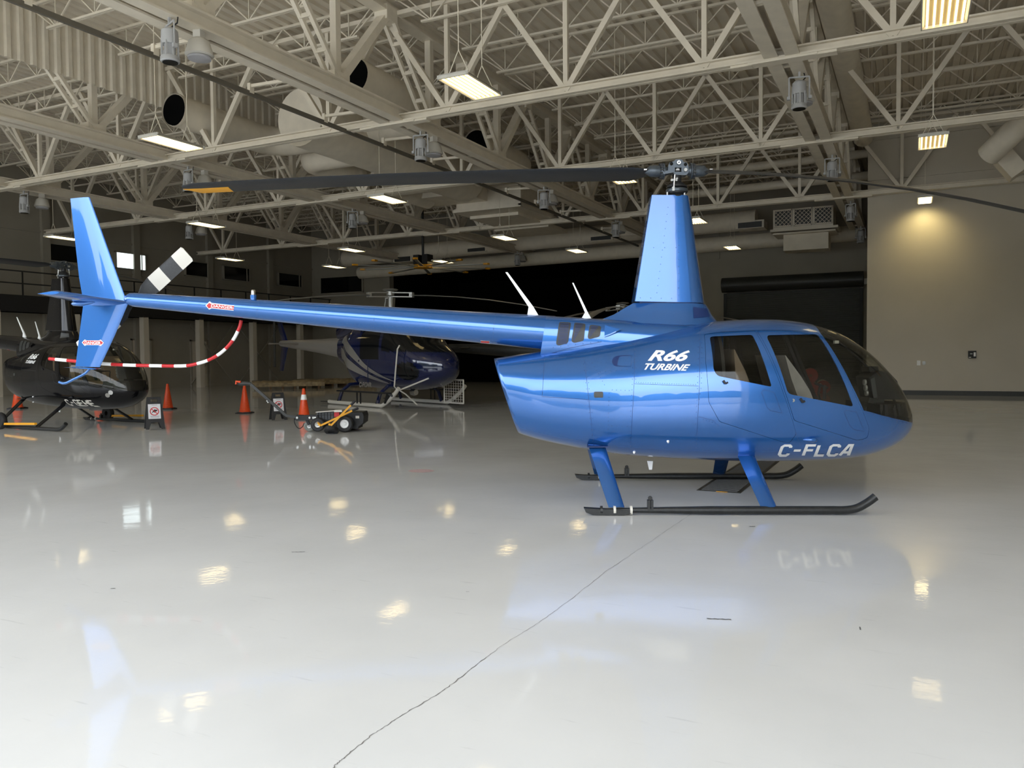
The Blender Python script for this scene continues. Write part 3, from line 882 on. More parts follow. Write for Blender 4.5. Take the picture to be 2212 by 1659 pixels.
def dots(pts, b, gap=9, r=.0035, bv=None, F=None):
    for a, c in zip(pts[:-1], pts[1:]):
        n = max(1, int(math.dist(a, c) / gap))
        for k in range(n):
            h = hit(a[0] + (c[0] - a[0]) * (k + .5) / n, a[1] + (c[1] - a[1]) * (k + .5) / n, bv, 0, F)
            if not h: continue
            p, nn = h; x = nn.orthogonal().normalized(); y = nn.cross(x)
            ring0 = [p + (x * math.cos(t) + y * math.sin(t)) * r for t in [2 * PI * i / 6 for i in range(6)]]
            b.loft([ring0, [q + nn * .0018 - (q - p) * .3 for q in ring0]], cap=False); b.f.append([len(b.v) - 6 + i for i in range(6)]); b.mi.append(0)


def text_mesh(s, shear=0.0, bold=0.0):
    cu = bpy.data.curves.new('t', 'FONT'); cu.body = s; cu.shear = shear; cu.offset = bold; cu.resolution_u = 4
    o = bpy.data.objects.new('t', cu); COL.objects.link(o); bpy.context.view_layer.update()
    me = bpy.data.meshes.new_from_object(o.evaluated_get(bpy.context.evaluated_depsgraph_get())); bpy.data.objects.remove(o)
    bm = bmesh.new(); bm.from_mesh(me); bmesh.ops.triangulate(bm, faces=bm.faces)
    bmesh.ops.subdivide_edges(bm, edges=[e for e in bm.edges if e.calc_length() > .25], cuts=2); bmesh.ops.triangulate(bm, faces=bm.faces)
    vs = [v.co.copy() for v in bm.verts]; bm.verts.index_update(); fs = [[v.index for v in f.verts] for f in bm.faces]; bm.free()
    return vs, fs


def place_flat(vs, fs, quad, name, m, parent, bv=None, off=.004, F=None):
    """map a flat drawing into the pixel quad (bl, br, tr, tl), laid on the skin"""
    x0 = min(v.x for v in vs); x1 = max(v.x for v in vs); y0 = min(v.y for v in vs); y1 = max(v.y for v in vs); out = []
    for v in vs:
        u = (v.x - x0) / (x1 - x0); t = (v.y - y0) / (y1 - y0); bl, br, tr, tl = quad
        px_ = (bl[0] * (1 - u) + br[0] * u) * (1 - t) + (tl[0] * (1 - u) + tr[0] * u) * t
        py_ = (bl[1] * (1 - u) + br[1] * u) * (1 - t) + (tl[1] * (1 - u) + tr[1] * u) * t
        h = hit(px_, py_, bv, off, F)
        out.append(h[0] if h else Vector((0, 0, 0)))
    b = MB(); b.add(out, fs); return b.build(name, m, parent, fixn=False)


GL = {'C': [[(.62, .78), (.62, .88), (.50, 1), (.14, 1), (0, .86), (0, .14), (.14, 0), (.50, 0), (.62, .12), (.62, .22)]], '-': [[(.06, .5), (.56, .5)]],
      'F': [[(0, 0), (0, 1), (.64, 1)], [(0, .52), (.56, .52)]], 'L': [[(0, 1), (0, 0), (.6, 0)]], 'A': [[(0, 0), (.40, 1), (.62, 1), (.62, 0)], [(.13, .30), (.62, .30)]],
      'G': [[(.62, .8), (.62, .88), (.5, 1), (.14, 1), (0, .86), (0, .14), (.14, 0), (.62, 0), (.62, .46), (.36, .46)]], 'E': [[(.62, 1), (0, 1), (0, 0), (.62, 0)], [(0, .5), (.54, .5)]],
      'H': [[(0, 0), (0, 1)], [(.62, 0), (.62, 1)], [(0, .5), (.62, .5)]],
      'R': [[(0, 0), (0, 1), (.5, 1), (.62, .88), (.62, .58), (.5, .47), (0, .47)], [(.3, .47), (.62, 0)]]}


def stroke_text(s, th=.23, sp=.26, shear=.2):
    vs = []; fs = []; x = 0
    for ch in s:
        for pl in GL[ch]:
            P = [Vector(p) for p in pl]; m = len(P); side = []
            for i in range(m):
                d0 = (P[i] - P[i - 1]).normalized() if i else (P[1] - P[0]).normalized(); d1 = (P[i + 1] - P[i]).normalized() if i < m - 1 else d0
                n0 = Vector((-d0.y, d0.x)); n1 = Vector((-d1.y, d1.x)); mi_ = (n0 + n1).normalized(); side.append(mi_ * (th / 2 / max(.5, mi_.dot(n0))))
            for i in range(m - 1):
                k_ = max(1, int((P[i + 1] - P[i]).length / .3))
                for k in range(k_):
                    o = len(vs)
                    for t, sg in ((k / k_, -1), ((k + 1) / k_, -1), ((k + 1) / k_, 1), (k / k_, 1)):
                        q = P[i].lerp(P[i + 1], t) + side[i].lerp(side[i + 1], t) * sg; vs.append(Vector((x + q.x + q.y * shear, q.y, 0)))
                    fs.append((o, o + 1, o + 2, o + 3))
        x += .62 + sp
    return vs, fs


place_flat(*text_mesh('R66', .35, .035), [(1399, 780), (1486, 781), (1491, 757), (1404, 756)], 'model_lettering', M['white'], blue_heli)
place_flat(*text_mesh('TURBINE', .35, .03), [(1391, 799), (1487, 801.5), (1491.5, 787.5), (1394, 785)], 'turbine_lettering', M['white'], blue_heli)
place_flat(*stroke_text('C-FLCA'), [(1679, 986), (1842, 985.5), (1845, 958.5), (1682, 959.5)], 'registration_lettering', M['white'], blue_heli)

sb = MB()
for pts in ([(1177, 768), (1171, 858)], [(1172, 857), (1272, 863)], [(1262, 773), (1272, 863), (1283, 962)], [(1371.5, 735), (1370, 825), (1362, 966)], [(1512, 712), (1511, 833), (1504, 968)],
            [(1370, 829), (1509, 834)], [(1186, 767), (1261, 773)], [(1509, 900), (1540, 908), (1553, 920)], [(1719, 935), (1732, 972)],
            [(1645, 847), (1650, 842), (1672, 847), (1689, 892), (1664, 887), (1657, 880), (1645, 847)], [(1823, 890), (1828, 886), (1850, 890), (1867, 932), (1845, 928), (1836, 920), (1823, 890)],
            [(1075, 778), (1180, 762)], [(1866, 889), (1920, 901), (1960, 914)]):
    seam(pts, sb)
sb.build('panel_seams', M['bluedk'], blue_heli)
rb = MB()
for pts, g in (([(1176, 790), (1171, 856)], 16), ([(1260, 780), (1269, 860), (1281, 960)], 12), ([(1266, 780), (1275, 860), (1287, 960)], 12), ([(1368, 740), (1366, 825), (1359, 962)], 11), ([(1375, 740), (1373, 825)], 11),
               ([(1516, 735), (1515, 833), (1508, 880)], 10), ([(1509, 730), (1507, 833), (1501, 960)], 12), ([(1277, 780), (1308, 835)], 9), ([(1290, 804), (1360, 798)], 11), ([(1372, 826), (1505, 831)], 5),
               ([(1316, 845), (1313, 940)], 8), ([(1318, 842), (1364, 844)], 8), ([(1316, 920), (1360, 921)], 10), ([(1505, 972), (1640, 975)], 9), ([(1776, 735), (1860, 880)], 9), ([(1870, 893), (1955, 915)], 11), ([(1516, 905), (1548, 915)], 6), ([(1645, 967), (1720, 974)], 10)):
    dots(pts, rb, g)
tag(rb.build('rivets', M['bluedk'], blue_heli), kind='stuff')
patch('side_vent', rnd([(1283, 846), (1303, 846), (1303, 859), (1283, 859)], 3, 2), M['darkgrey'], blue_heli)
pv = patch('air_scoop', rnd([(1333, 768.5), (1363, 767), (1364, 792), (1327, 791), (1321, 782), (1324, 774)], 4, 2), M['bluedk'], blue_heli, off=.002)  # dark patch on the skin, the scoop's inner shade painted in
patch('scoop_ramp', rnd([(1338, 771), (1363, 769), (1363, 792), (1333, 790)], 3, 2), M['blue'], pv, off=.005) if pv else None
for a in ([(1562, 822), (1567, 829)], [(1728, 861), (1733, 869)]):
    p, n = hit(*a[0]); q, n2 = hit(*a[1]); MB().bar(p + n * .012, q + n2 * .012, .02, .02).bar(q + n2 * .012, hit(a[1][0] + 5, a[1][1] - 3)[0] + n2 * .012, .012, .015).build('door_handle', M['black'], blue_heli)
p, n = hit(1713.5, 865); MB().lathe([(.001, .012), (.012, .008), (.016, 0)], p + Vector((0, -.0, 0)), 'y', 12).build('lock', M['steel'], blue_heli)
for q_ in ((1443, 953), (1370, 976)):
    h = hit(*q_)
    if h: MB().tube([h[0], h[0] + h[1] * .02], [.014, .008], 10).build('fuel_drain', M['white'], blue_heli, 40)
# teardrop light fairing low on the nose side
h = hit(1748, 950)[0]; MB().tube([h + Vector((-.06, 0, 0)), h + Vector((-.03, -.012, 0)), h + Vector((.03, -.02, 0)), h + Vector((.06, -.01, 0)), h + Vector((.075, 0, 0))], [.003, .015, .024, .02, .004], 14).build('pitot_fairing', M['blue'], blue_heli, 60)

# exhaust at the slanted rear face
c0 = HF.P(1095, 850); MB().tube([c0 + Vector((.16, 0, .02)), c0 + Vector((.0, 0, -.02))], [.15, .14], 20).build('exhaust_pipe', M['steel'], blue_heli, 40)


# --- cowling
def sec(x, zt, zb, w, n=2.6, m=36):
    zc = (zt + zb) / 2; h = (zt - zb) / 2
    return [Vector((x, w * spow(math.cos(t), 2 / n), zc + h * spow(math.sin(t), 2 / n))) for t in [2 * PI * k / m for k in range(m)]]


cw = [(1180, 683, 785, .235), (1230, 685, 785, .27), (1290, 689, 785, .30), (1350, 692, 790, .33), (1420, 694, 800, .34), (1500, 697, 800, .32), (1550, 704, 800, .26)]
R_ = []
for i, (px_, t, bt, w) in enumerate(cw):
    A = HF.P(px_, t); B_ = HF.P(px_, bt); rr = sec(A.x, A.z, B_.z, w, 3.0)
    if i == 0:
        for v in rr: v.x -= (A.z - v.z) * .16
    R_.append(rr)
cowl = MB().loft(R_).build('engine_cowling', M['blue'], blue_heli, 45)
BC = bvh_of(cowl.data)
for poly in ([(1208, 696), (1233, 697), (1233, 703), (1227, 741), (1206, 747), (1201, 743)], [(1241, 697), (1265, 700), (1261, 736), (1240, 741), (1234, 737)], [(1274, 702), (1299, 705), (1296, 727), (1273, 733), (1269, 729)]):
    o = patch('vent_window', rnd(poly, 4, 2), M['darkgrey'], cowl, BC, .005, 7)
    if o is None: continue
    lb = MB(); ya, yb_ = min(p[1] for p in poly), max(p[1] for p in poly); y = ya + 4
    while y < yb_ - 5:
        xs = [p[0] for p in poly]; k = (y - ya) / (yb_ - ya); xa = min(xs) + 3 + (1 - k) * (poly[0][0] - min(xs)); xb_ = max(xs) - 3 - k * (max(xs) - poly[3][0])
        seam([(xa, y), (xb_, y + .8)], lb, .008, BC, .009); y += 3.2
    lb.build('louvres', M['bluedk'], o)
o = patch('triangle_scoop', [(1306, 705), (1343, 713.5), (1306, 727)], M['blue'], cowl, BC, .03, 1)
if o:
    lb = MB(); seam([(1306, 705), (1343, 713.5)], lb, .012, BC, .032); seam([(1343, 713.5), (1306, 727)], lb, .012, BC, .032); lb.build('scoop_lip', M['blue'], o)
sb = MB(); seam([(1185, 765), (1230, 752), (1300, 738)], sb, .004, BC, .002); dots([(1187, 752), (1300, 737)], sb, 16, .004, BC); sb.build('cowling_seam', M['bluedk'], cowl)

# --- pylon fairing and mast tower (plan-shape lofts)
def plan(x0, x1, w, z, sharp=.77, tail=.8):
    L = x1 - x0; pts = [(x0, -w * tail * .94), (x0 + L * .01, -w * tail)]
    pts += [(x0 + L * sharp * .6, -w * .98), (x0 + L * sharp, -w)]
    for k in range(1, 12):
        t = k / 12 * PI; pts.append((x0 + L * sharp + L * (1 - sharp) * math.sin(t), -w * math.cos(t)))
    pts += [(x0 + L * sharp, w), (x0 + L * sharp * .6, w * .98), (x0 + L * .01, w * tail), (x0, w * tail * .94)]
    return [Vector((a, c, z)) for a, c in pts]


def plan_px(xa, ya, xb_, yb_, w, **k):
    A = HF.P(xa, ya); B_ = HF.P(xb_, yb_); r = plan(A.x, B_.x, w, 0, **k)
    for v in r: v.z = A.z + (B_.z - A.z) * (v.x - A.x) / (B_.x - A.x)
    return r


R_ = [plan_px(1240, 720, 1562, 720, .27, tail=.3, sharp=.6), plan_px(1292, 693, 1552, 697, .235, tail=.3, sharp=.6), plan_px(1325, 680, 1540, 684, .20, tail=.35, sharp=.65),
      plan_px(1348, 666, 1532, 670, .18, tail=.45, sharp=.7), plan_px(1366, 656, 1524, 658, .165, tail=.6, sharp=.75)]
pyl = MB().loft(R_).build('pylon_fairing', M['blue'], blue_heli, 50)
R_ = []
for t in [0, .25, .5, .75, 1]:
    R_.append(plan_px(1367 + (1405 - 1367) * t, 653 + (425 - 653) * t, 1521 + (1488 - 1521) * t, 656 + (425 - 656) * t, .155 - .062 * t, tail=1.0))
tow = MB().loft(R_).build('mast_tower', M['blue'], blue_heli, 30)
BT = bvh_of(tow.data)
R_ = [plan_px(1378, 657, 1518, 660, .14), plan_px(1378, 650, 1518, 653, .14)]; MB().loft(R_).build('tower_joint', M['bluedk'], blue_heli)
rb = MB()
for pts, g in (([(1406, 432), (1371, 645)], 26), ([(1444, 440), (1418, 640)], 15), ([(1466, 430), (1466, 645)], 15), ([(1372, 643), (1462, 645)], 22), ([(1400, 535), (1472, 535)], 20)): dots(pts, rb, g, .004, BT)
tag(rb.build('rivets', M['bluedk'], tow), kind='stuff')

patch('inlet_shade_patch', [(1497, 663), (1526, 667), (1533, 684), (1498, 688)], M['bluedk'], pyl, bvh_of(pyl.data), .004, 3)  # patch on the skin; shade of the inlet put into its colour
# --- tail boom
bm_ = []
for t in [0, .015] + [k / 16 for k in range(1, 17)]:
    px_ = 1200 + (290 - 1200) * t; yt = 682.5 + (632.5 - 682.5) * t ** 1.0; yb_ = 758 + (663 - 758) * t; A = HF.P(px_, yt); B_ = HF.P(px_, yb_)
    bm_.append((A.x, (A.z + B_.z) / 2, (A.z - B_.z) / 2))
bm_ += [(bm_[-1][0] - .04, bm_[-1][1] + .005, bm_[-1][2] * .93), (bm_[-1][0] - .09, bm_[-1][1] + .005, bm_[-1][2] * .6), (bm_[-1][0] - .11, bm_[-1][1] + .005, .01)]
boom = MB().loft([[Vector((x, r * math.cos(t), z + r * math.sin(t))) for t in [2 * PI * k / 32 for k in range(32)]] for x, z, r in bm_]).build('tail_boom', M['blue'], blue_heli, 50)
BB = bvh_of(boom.data)
sb = MB(); rb = MB()
for xs in (430, 556, 682, 808, 928, 1066):
    tt = (1200 - xs) / 910; yt = 682.5 - 50 * tt + 1.5; yb_ = 758 - 95 * tt - 1.5
    seam([(xs + 5, yt), (xs, (yt + yb_) / 2), (xs - 2, yb_)], sb, .003, BB); dots([(xs + 5, yt), (xs, (yt + yb_) / 2), (xs - 2, yb_)], rb, 5, .003, BB)
dots([(700, 697), (1060, 716)], rb, 9, .0028, BB)
sb.build('panel_seams', M['bluedk'], boom); tag(rb.build('rivets', M['bluedk'], boom), kind='stuff')
# danger arrow decal
o = patch('danger_decal', [(444, 660), (453, 651), (453, 654), (506, 660), (504.5, 671), (452, 665.5), (452, 668.5)], M['white'], boom, BB, .002, 2)
if o:
    patch('red_field', [(446.5, 660), (452, 654.5), (452, 656), (506, 661.5), (504.5, 669.5), (451, 664), (451, 666)], M['red'], o, BB, .0035, 2)
    place_flat(*text_mesh('DANGER', 0, .02), [(456, 663.3), (503, 668), (504, 662.4), (457, 657.5)], 'decal_lettering', M['white'], o, BB, .005)
o = patch('warning_label', [(1038, 735), (1058, 736.5), (1057.5, 742), (1037.5, 740.5)], M['white'], boom, BB, .002, 1)
if o: patch('red_field', [(1039, 736), (1057, 737.2), (1056.6, 741), (1038.6, 739.8)], M['red'], o, BB, .003, 1)
# beacon
p = HF.P(547.5, 644); MB().lathe([(.030, -.03), (.033, 0), (.033, .03), (.028, .035), (.01, .035)], p, n=16).build('beacon_base', M['blue'], boom, 40)
MB().lathe([(.024, .035), (.024, .075), (.018, .088), (.004, .09)], p, n=16).build('beacon_lens', M['steel'], boom, 60)
# whip antennas
def antenna(x0, y0, x1, y1, xb0, xb1, yb_, r):
    tip = HF.P(x0, y0); a = HF.P(x1, y1); q0 = HF.P(xb0, yb_); q1 = HF.P(xb1, yb_); b = MB()
    R = [[q0 + Vector((0, .012, -.03)), q1 + Vector((0, .012, -.03)), q1 + Vector((0, -.012, -.03)), q0 + Vector((0, -.012, -.03))]]
    R.append([q0 + Vector((0, .012, 0)), q1 + Vector((0, .012, 0)), q1 + Vector((0, -.012, 0)), q0 + Vector((0, -.012, 0))])
    R.append([a + Vector((-r * 1.2, .01, 0)), a + Vector((r * 1.8, .01, 0)), a + Vector((r * 1.8, -.01, 0)), a + Vector((-r * 1.2, -.01, 0))])
    R.append([tip + Vector((-r * .7, .005, 0)), tip + Vector((r * .7, .005, 0)), tip + Vector((r * .7, -.005, 0)), tip + Vector((-r * .7, -.005, 0))])
    b.loft(R); b.build('antenna', M['white'], blue_heli)
antenna(1094, 588, 1146, 663, 1139, 1163, 681, .017); antenna(1237.5, 611, 1266, 675, 1256, 1277, 688, .010)

# --- tail surfaces
AF = [(0, 0), (.03, .32), (.1, .62), (.22, .9), (.35, 1.0), (.6, .75), (.8, .4), (1, .04)]
def foil(le, te, th, ax):
    """section from leading to trailing edge, thickness along ax"""
    le, te, ax = Vector(le), Vector(te), Vector(ax)
    up = [le.lerp(te, u) + ax * th / 2 * v for u, v in AF]; dn = [le.lerp(te, u) - ax * th / 2 * v for u, v in AF[1:]][::-1]
    return up + dn
Y_ = (0, -1, 0)
fu = MB().loft([foil(HF.P(276, 657), HF.P(181, 657), .052, Y_), foil(HF.P(256, 600), HF.P(171, 600), .046, Y_), foil(HF.P(194, 426), HF.P(152, 429), .03, Y_)]).build('upper_fin', M['blue'], blue_heli, 35)
fl_ = MB().loft([foil(HF.P(277, 655), HF.P(180, 657), .052, Y_), foil(HF.P(248, 725), HF.P(172, 720), .042, Y_), foil(HF.P(216, 793), HF.P(163, 792), .032, Y_)]).build('lower_fin', M['blue'], blue_heli, 35)
BLF = bvh_of(fl_.data)
o = patch('danger_decal', [(177, 740), (183, 733.5), (183, 735.3), (218, 735.3), (218, 733.5), (224.5, 740.5), (218, 747.5), (218, 745.6), (183, 745.2), (183, 747)], M['white'], fl_, BLF, .002, 2)
if o:
    patch('red_field', [(179, 740), (183, 736), (218, 736.2), (223, 740.5), (218, 744.7), (183, 744.3)], M['red'], o, BLF, .0035, 2)
    place_flat(*text_mesh('DANGER', 0, .02), [(183.5, 743.5), (218, 744), (218, 737.6), (183.5, 737.2)], 'decal_lettering', M['white'], o, BLF, .005)
a, c = HF.P(138, 793.5), HF.P(214, 797); MB().loft([foil(c + Vector((0, k * .05, 0)), a + Vector((.1 * abs(k), k * .05, 0)), .014, (0, 0, 1)) for k in (-1, 0, 1)]).build('fin_end_plate', M['blue'], blue_heli, 35)
MB().tube([HF.P(*q) for q in cspline([(194, 796), (190, 801), (182, 808), (160, 819), (146, 826), (138, 828), (132, 827), (127.5, 825)], 4)], .014, 12).build('tail_skid', M['blue'], blue_heli, 60)
le0 = HF.P(279, 652, 0); te0 = HF.P(200, 660, 0); le1 = HF.P(137, 632, -.78); te1 = HF.P(82, 635, -.78)
le2 = HF.P(150, 631.5, -.74)
stb = MB().loft([foil(le0, te0, .05, (0, 0, 1)), foil(le0.lerp(le1, .5), te0.lerp(te1, .5), .045, (0, 0, 1)), foil(le1, te1, .05, (0, 0, 1)), foil(le1 + Vector((-.03, -.02, 0)), te1 + Vector((.01, -.02, 0)), .03, (0, 0, 1))]).build('horizontal_stabilizer', M['blue'], blue_heli, 35)
p = HF.P(176, 656, -.28); MB().tube([p + Vector((-.11, 0, 0)), p + Vector((-.085, 0, 0)), p + Vector((.0, 0, .0)), p + Vector((.09, 0, .01)), p + Vector((.14, 0, .012))], [.004, .022, .028, .018, .003], 14).build('position_light_pod', M['blue'], stb, 60)
# striped guard pole
gp = cspline([HF.P(*q, .2)[:] for q in ((521, 692), (517, 708), (503, 735), (480, 760), (452, 777), (420, 787), (393, 790.5), (330, 790), (260, 788), (200, 784), (150, 779), (106, 775))], 10)
gp = [Vector(q) for q in gp]; b = MB(); acc = 0; seg = [gp[0]]; col_ = 0
for a, c in zip(gp[:-1], gp[1:]):
    seg.append(c); acc += (c - a).length
    if acc > .112: b.cur = col_; b.tube(seg, .0185, 12); seg = [c]; acc = 0; col_ = 1 - col_
if len(seg) > 1: b.cur = col_; b.tube(seg, .0185, 12)
b.build('striped_tail_guard', [M['red'], M['white']], blue_heli, 50)
# tail rotor
hub = HF.P(290, 652, .26); tip = HF.P(400, 552, .26); d = (tip - hub).normalized(); perp = Vector((-d.z, 0, d.x)); L = (HF.P(406, 548, .26) - hub).length
tr_ = MB().tube([(hub.x, .02, hub.z - .01), (hub.x, .26, hub.z)], .035, 14).build('tail_rotor_shaft', M['gunmetal'], blue_heli, 40)
MB().lathe([(.01, -.03), (.05, -.03), (.05, .03), (.01, .03)], hub, 'y', 16).build('tail_rotor_hub', M['gunmetal'], blue_heli, 40)
for sg in (1, -1):
    b = MB(); st_ = [(.04, .05, 0), (.14, .10, 0), (.22, .17, 0), (.36, .20, 0), (.361, .20, 1), (.575, .20, 1), (.576, .20, 0), (.80, .20, 0), (.801, .20, 1), (.985, .20, 1), (1.0, .15, 1)]
    for (u0, w0, m0), (u1, w1, m1) in zip(st_[:-1], st_[1:]):
        b.cur = m1 if u1 - u0 > .01 else m0; R = []
        for u, w in ((u0, w0), (u1, w1)):
            c_ = hub + d * sg * L * u; R.append(foil(c_ + perp * w / 2, c_ - perp * w / 2, .022, (0, 1, 0)))
        b.loft(R, cap=True)
    b.build('tail_rotor_blade', [M['blade'], M['offwhite']], blue_heli, 30)
MB().bar(hub + d * .1 + perp * -.05, hub + d * .02 + perp * .08 + Vector((0, -.05, 0)), .015, .02).build('pitch_link', M['steel'], blue_heli)

# --- rotor head
hz = HF.P(1462, 370); mast0 = Vector((hz.x, 0, HF.P(1462, 428).z)); S_ = 1 / 207.8
MB().tube([mast0 - Vector((0, 0, .3)), Vector((hz.x, 0, hz.z))], .045, 18).build('rotor_mast', M['black'], blue_heli, 40)
b = MB(); b.lathe([(.02, .0), (.09, .0), (.1, .02), (.075, .03), (.1, .05), (.105, .075), (.1, .095), (.075, .1), (.105, .11), (.1, .13), (.07, .14), (.075, .15), (.04, .17)], mast0 + Vector((0, 0, -.005)), n=28); b.build('swashplate_boot', M['black'], blue_heli, 35)
b = MB(); b.lathe([(.108, .055), (.112, .06), (.112, .085), (.108, .09)], mast0, n=28); b.build('swashplate_ring', M['gunmetal'], blue_heli, 40)


def pxz(px_, py_): q = HF.P(px_, py_); return (q.x, q.z)
hubp = rnd([(1441, 372), (1442, 360), (1445, 353), (1453, 352), (1457, 347), (1471, 347), (1475, 353), (1482, 354), (1485, 361), (1486, 374), (1482, 380), (1476, 381), (1458, 380), (1452, 376)], 2.5, 3)
hm = MB().prism([pxz(*q) for q in hubp], -.055, .055, 'y').mesh('h', M['gunmetal'])
for (cx, cy, r) in ((1448.5, 356.5, 3.8), (1478.6, 358, 3.6)):
    c_ = HF.P(cx, cy); hm = boolop(hm, MB().lathe([(r * S_, -.2), (r * S_, .2)], c_, 'y', 16).mesh('c', []), 'DIFFERENCE')
bx = [pxz(*q) for q in ((1456, 364.5), (1470, 364.5), (1470, 374), (1456, 374))]
hm = boolop(hm, prism_me(bx, -.2, .2), 'DIFFERENCE'); hubo = addo('rotor_hub', hm, blue_heli)
for (cx, cy, r, mm) in ((1464, 354.5, 5, 'steel'), (1478.5, 370, 4.4, 'alu'), (1464, 354.5, 2.2, 'gunmetal')):
    c_ = HF.P(cx, cy); MB().lathe([(.001, -.075 if mm != 'gunmetal' else -.085), (r * S_ * .8, -.075 if mm != 'gunmetal' else -.085), (r * S_, -.06), (r * S_, .06), (.001, .06)], c_, 'y', 18).build('hub_bolt', M[mm], hubo, 40)
c_ = HF.P(1463, 369); MB().lathe([(.001, -.03), (.02, -.03), (.02, .03), (.001, .03)], c_, 'y', 12).build('teeter_bearing', M['alu'], hubo, 40)
# blades: solve the direction from where the left tip is seen
tipr = HF.ray(395, 404); hub2 = Vector((hz.x, 0, hz.z)); RB = 5.03
e0 = Vector((HE.x - hub2.x, HE.y)); rd_ = Vector((tipr.x, tipr.y)); A_ = rd_.dot(rd_); B2 = 2 * e0.dot(rd_); C2 = e0.dot(e0) - RB * RB
disc = max(0, B2 * B2 - 4 * A_ * C2); t_ = (-B2 + math.sqrt(disc)) / (2 * A_); tp_ = HE + tipr * t_
dirL = Vector((tp_.x - hub2.x, tp_.y, 0)).normalized(); kL = (hub2.z - tp_.z) / (RB * RB)
# right blade: droop so it leaves the frame at the right height
rr_ = HF.ray(2212, 457); s_ = None
den = rr_.x * (-dirL.y) - rr_.y * (-dirL.x)
t2 = ((hub2.x - HE.x) * (-dirL.y) - (0 - HE.y) * (-dirL.x)) / den; pr_ = HE + rr_ * t2; rad = math.hypot(pr_.x - hub2.x, pr_.y); kR = (hub2.z - pr_.z) / rad ** 2


def rotor_blade(dr, k, name, tipm, flip):
    b = MB(); side = Vector((-dr.y, dr.x, 0)) * (1 if flip else -1); R = []
    for r in [.28, .36, .46, .8, 1.2, 1.8, 2.4, 3, 3.6, 4.2, 4.58, 4.9, 5.0, RB]:
        ch = .27 if .46 <= r <= 4.9 else (.13 + .14 * (r - .28) / .18 if r < .46 else .27 - (r - 4.9) * 1.2); pit = math.radians(19 - 10 * r / RB)
        ax = side * math.cos(pit) + Vector((0, 0, math.sin(pit))); nz = ax.cross(dr).normalized(); nz = nz if nz.z > 0 else -nz
        c_ = hub2 + dr * r + Vector((0, 0, -k * r * r)); R.append((c_ + ax * ch * .30, c_ - ax * ch * .70, nz))
    b.loft([foil(le, te, .034, nz) for le, te, nz in R]); o = b.build(name, M['blade'], blue_heli, 35)
    if tipm:
        b = MB(); q = [R[-4], R[-3], R[-2], R[-1]]; b.loft([foil(le.lerp(te, .22), te - (le - te) * .01, .0365, nz) for le, te, nz in q]); b.build('yellow_tip_paint', M['yellow'], o, 35)
    # grip between hub and blade
    g = MB(); P0 = hub2 + Vector((0, 0, .0)); g.tube([P0 + dr * .06, P0 + dr * .10, P0 + dr * .135], [.03, .04, .055], 18); g.tube([P0 + dr * .135, P0 + dr * .148], [.084, .084], 24); g.tube([P0 + dr * .155, P0 + dr * .172], [.076, .074], 24)
    g.tube([P0 + dr * .172, P0 + dr * .22, P0 + dr * .28, P0 + dr * .335 + Vector((0, 0, -.005))], [.058, .06, .056, .012], 18)
    gr = g.build('blade_grip', M['gunmetal'], blue_heli, 40)
    bt = MB(); s1 = Vector((-dr.y, dr.x, 0))
    for i in range(16):
        t = 2 * PI * i / 16; o_ = s1 * math.cos(t) * .072 + Vector((0, 0, 1)) * math.sin(t) * .072; bt.bar(P0 + dr * .133 + o_, P0 + dr * .182 + o_, .012, .012)
    bt.build('grip_bolts', M['black'], gr)
    st_ = MB(); st_.bar(P0 + dr * .32 + Vector((0, -.07, -.0)), P0 + dr * .35 + Vector((0, -.07, -.0)), .03, .012); st_.build('root_bolt', M['steel'], gr)
    return o


rotor_blade(dirL, kL, 'main_rotor_blade', True, True)
rotor_blade(-dirL, kR, 'main_rotor_blade', True, True)
a, c = HF.P(1458, 377, -.09), HF.P(1455, 412, -.09); MB().tube([a, c], .009, 10).build('pitch_link', M['steel'], blue_heli)
a, c = HF.P(1466, 377, .09), HF.P(1470, 412, .09); MB().tube([a, c], .009, 10).build('pitch_link', M['steel'], blue_heli)
MB().bar(HF.P(1432, 374, -.07), HF.P(1455, 370, -.07), .035, .03).build('pitch_horn', M['gunmetal'], blue_heli)
MB().bar(HF.P(1449, 390, -.06), HF.P(1464, 385, -.06), .015, .015).bar(HF.P(1449, 389, -.05), HF.P(1463, 389, -.05), .018, .02).build('scissor_link', M['alu'], blue_heli)
MB().box(HF.P(1454.5, 408, -.1), (.025, .02, .04)).build('link_fitting', M['alu'], blue_heli)
MB().box(HF.P(1441, 419, -.05), (.014, .03, .035)).box(HF.P(1478, 419, -.05), (.014, .03, .03)).build('control_fittings', M['alu'], blue_heli)

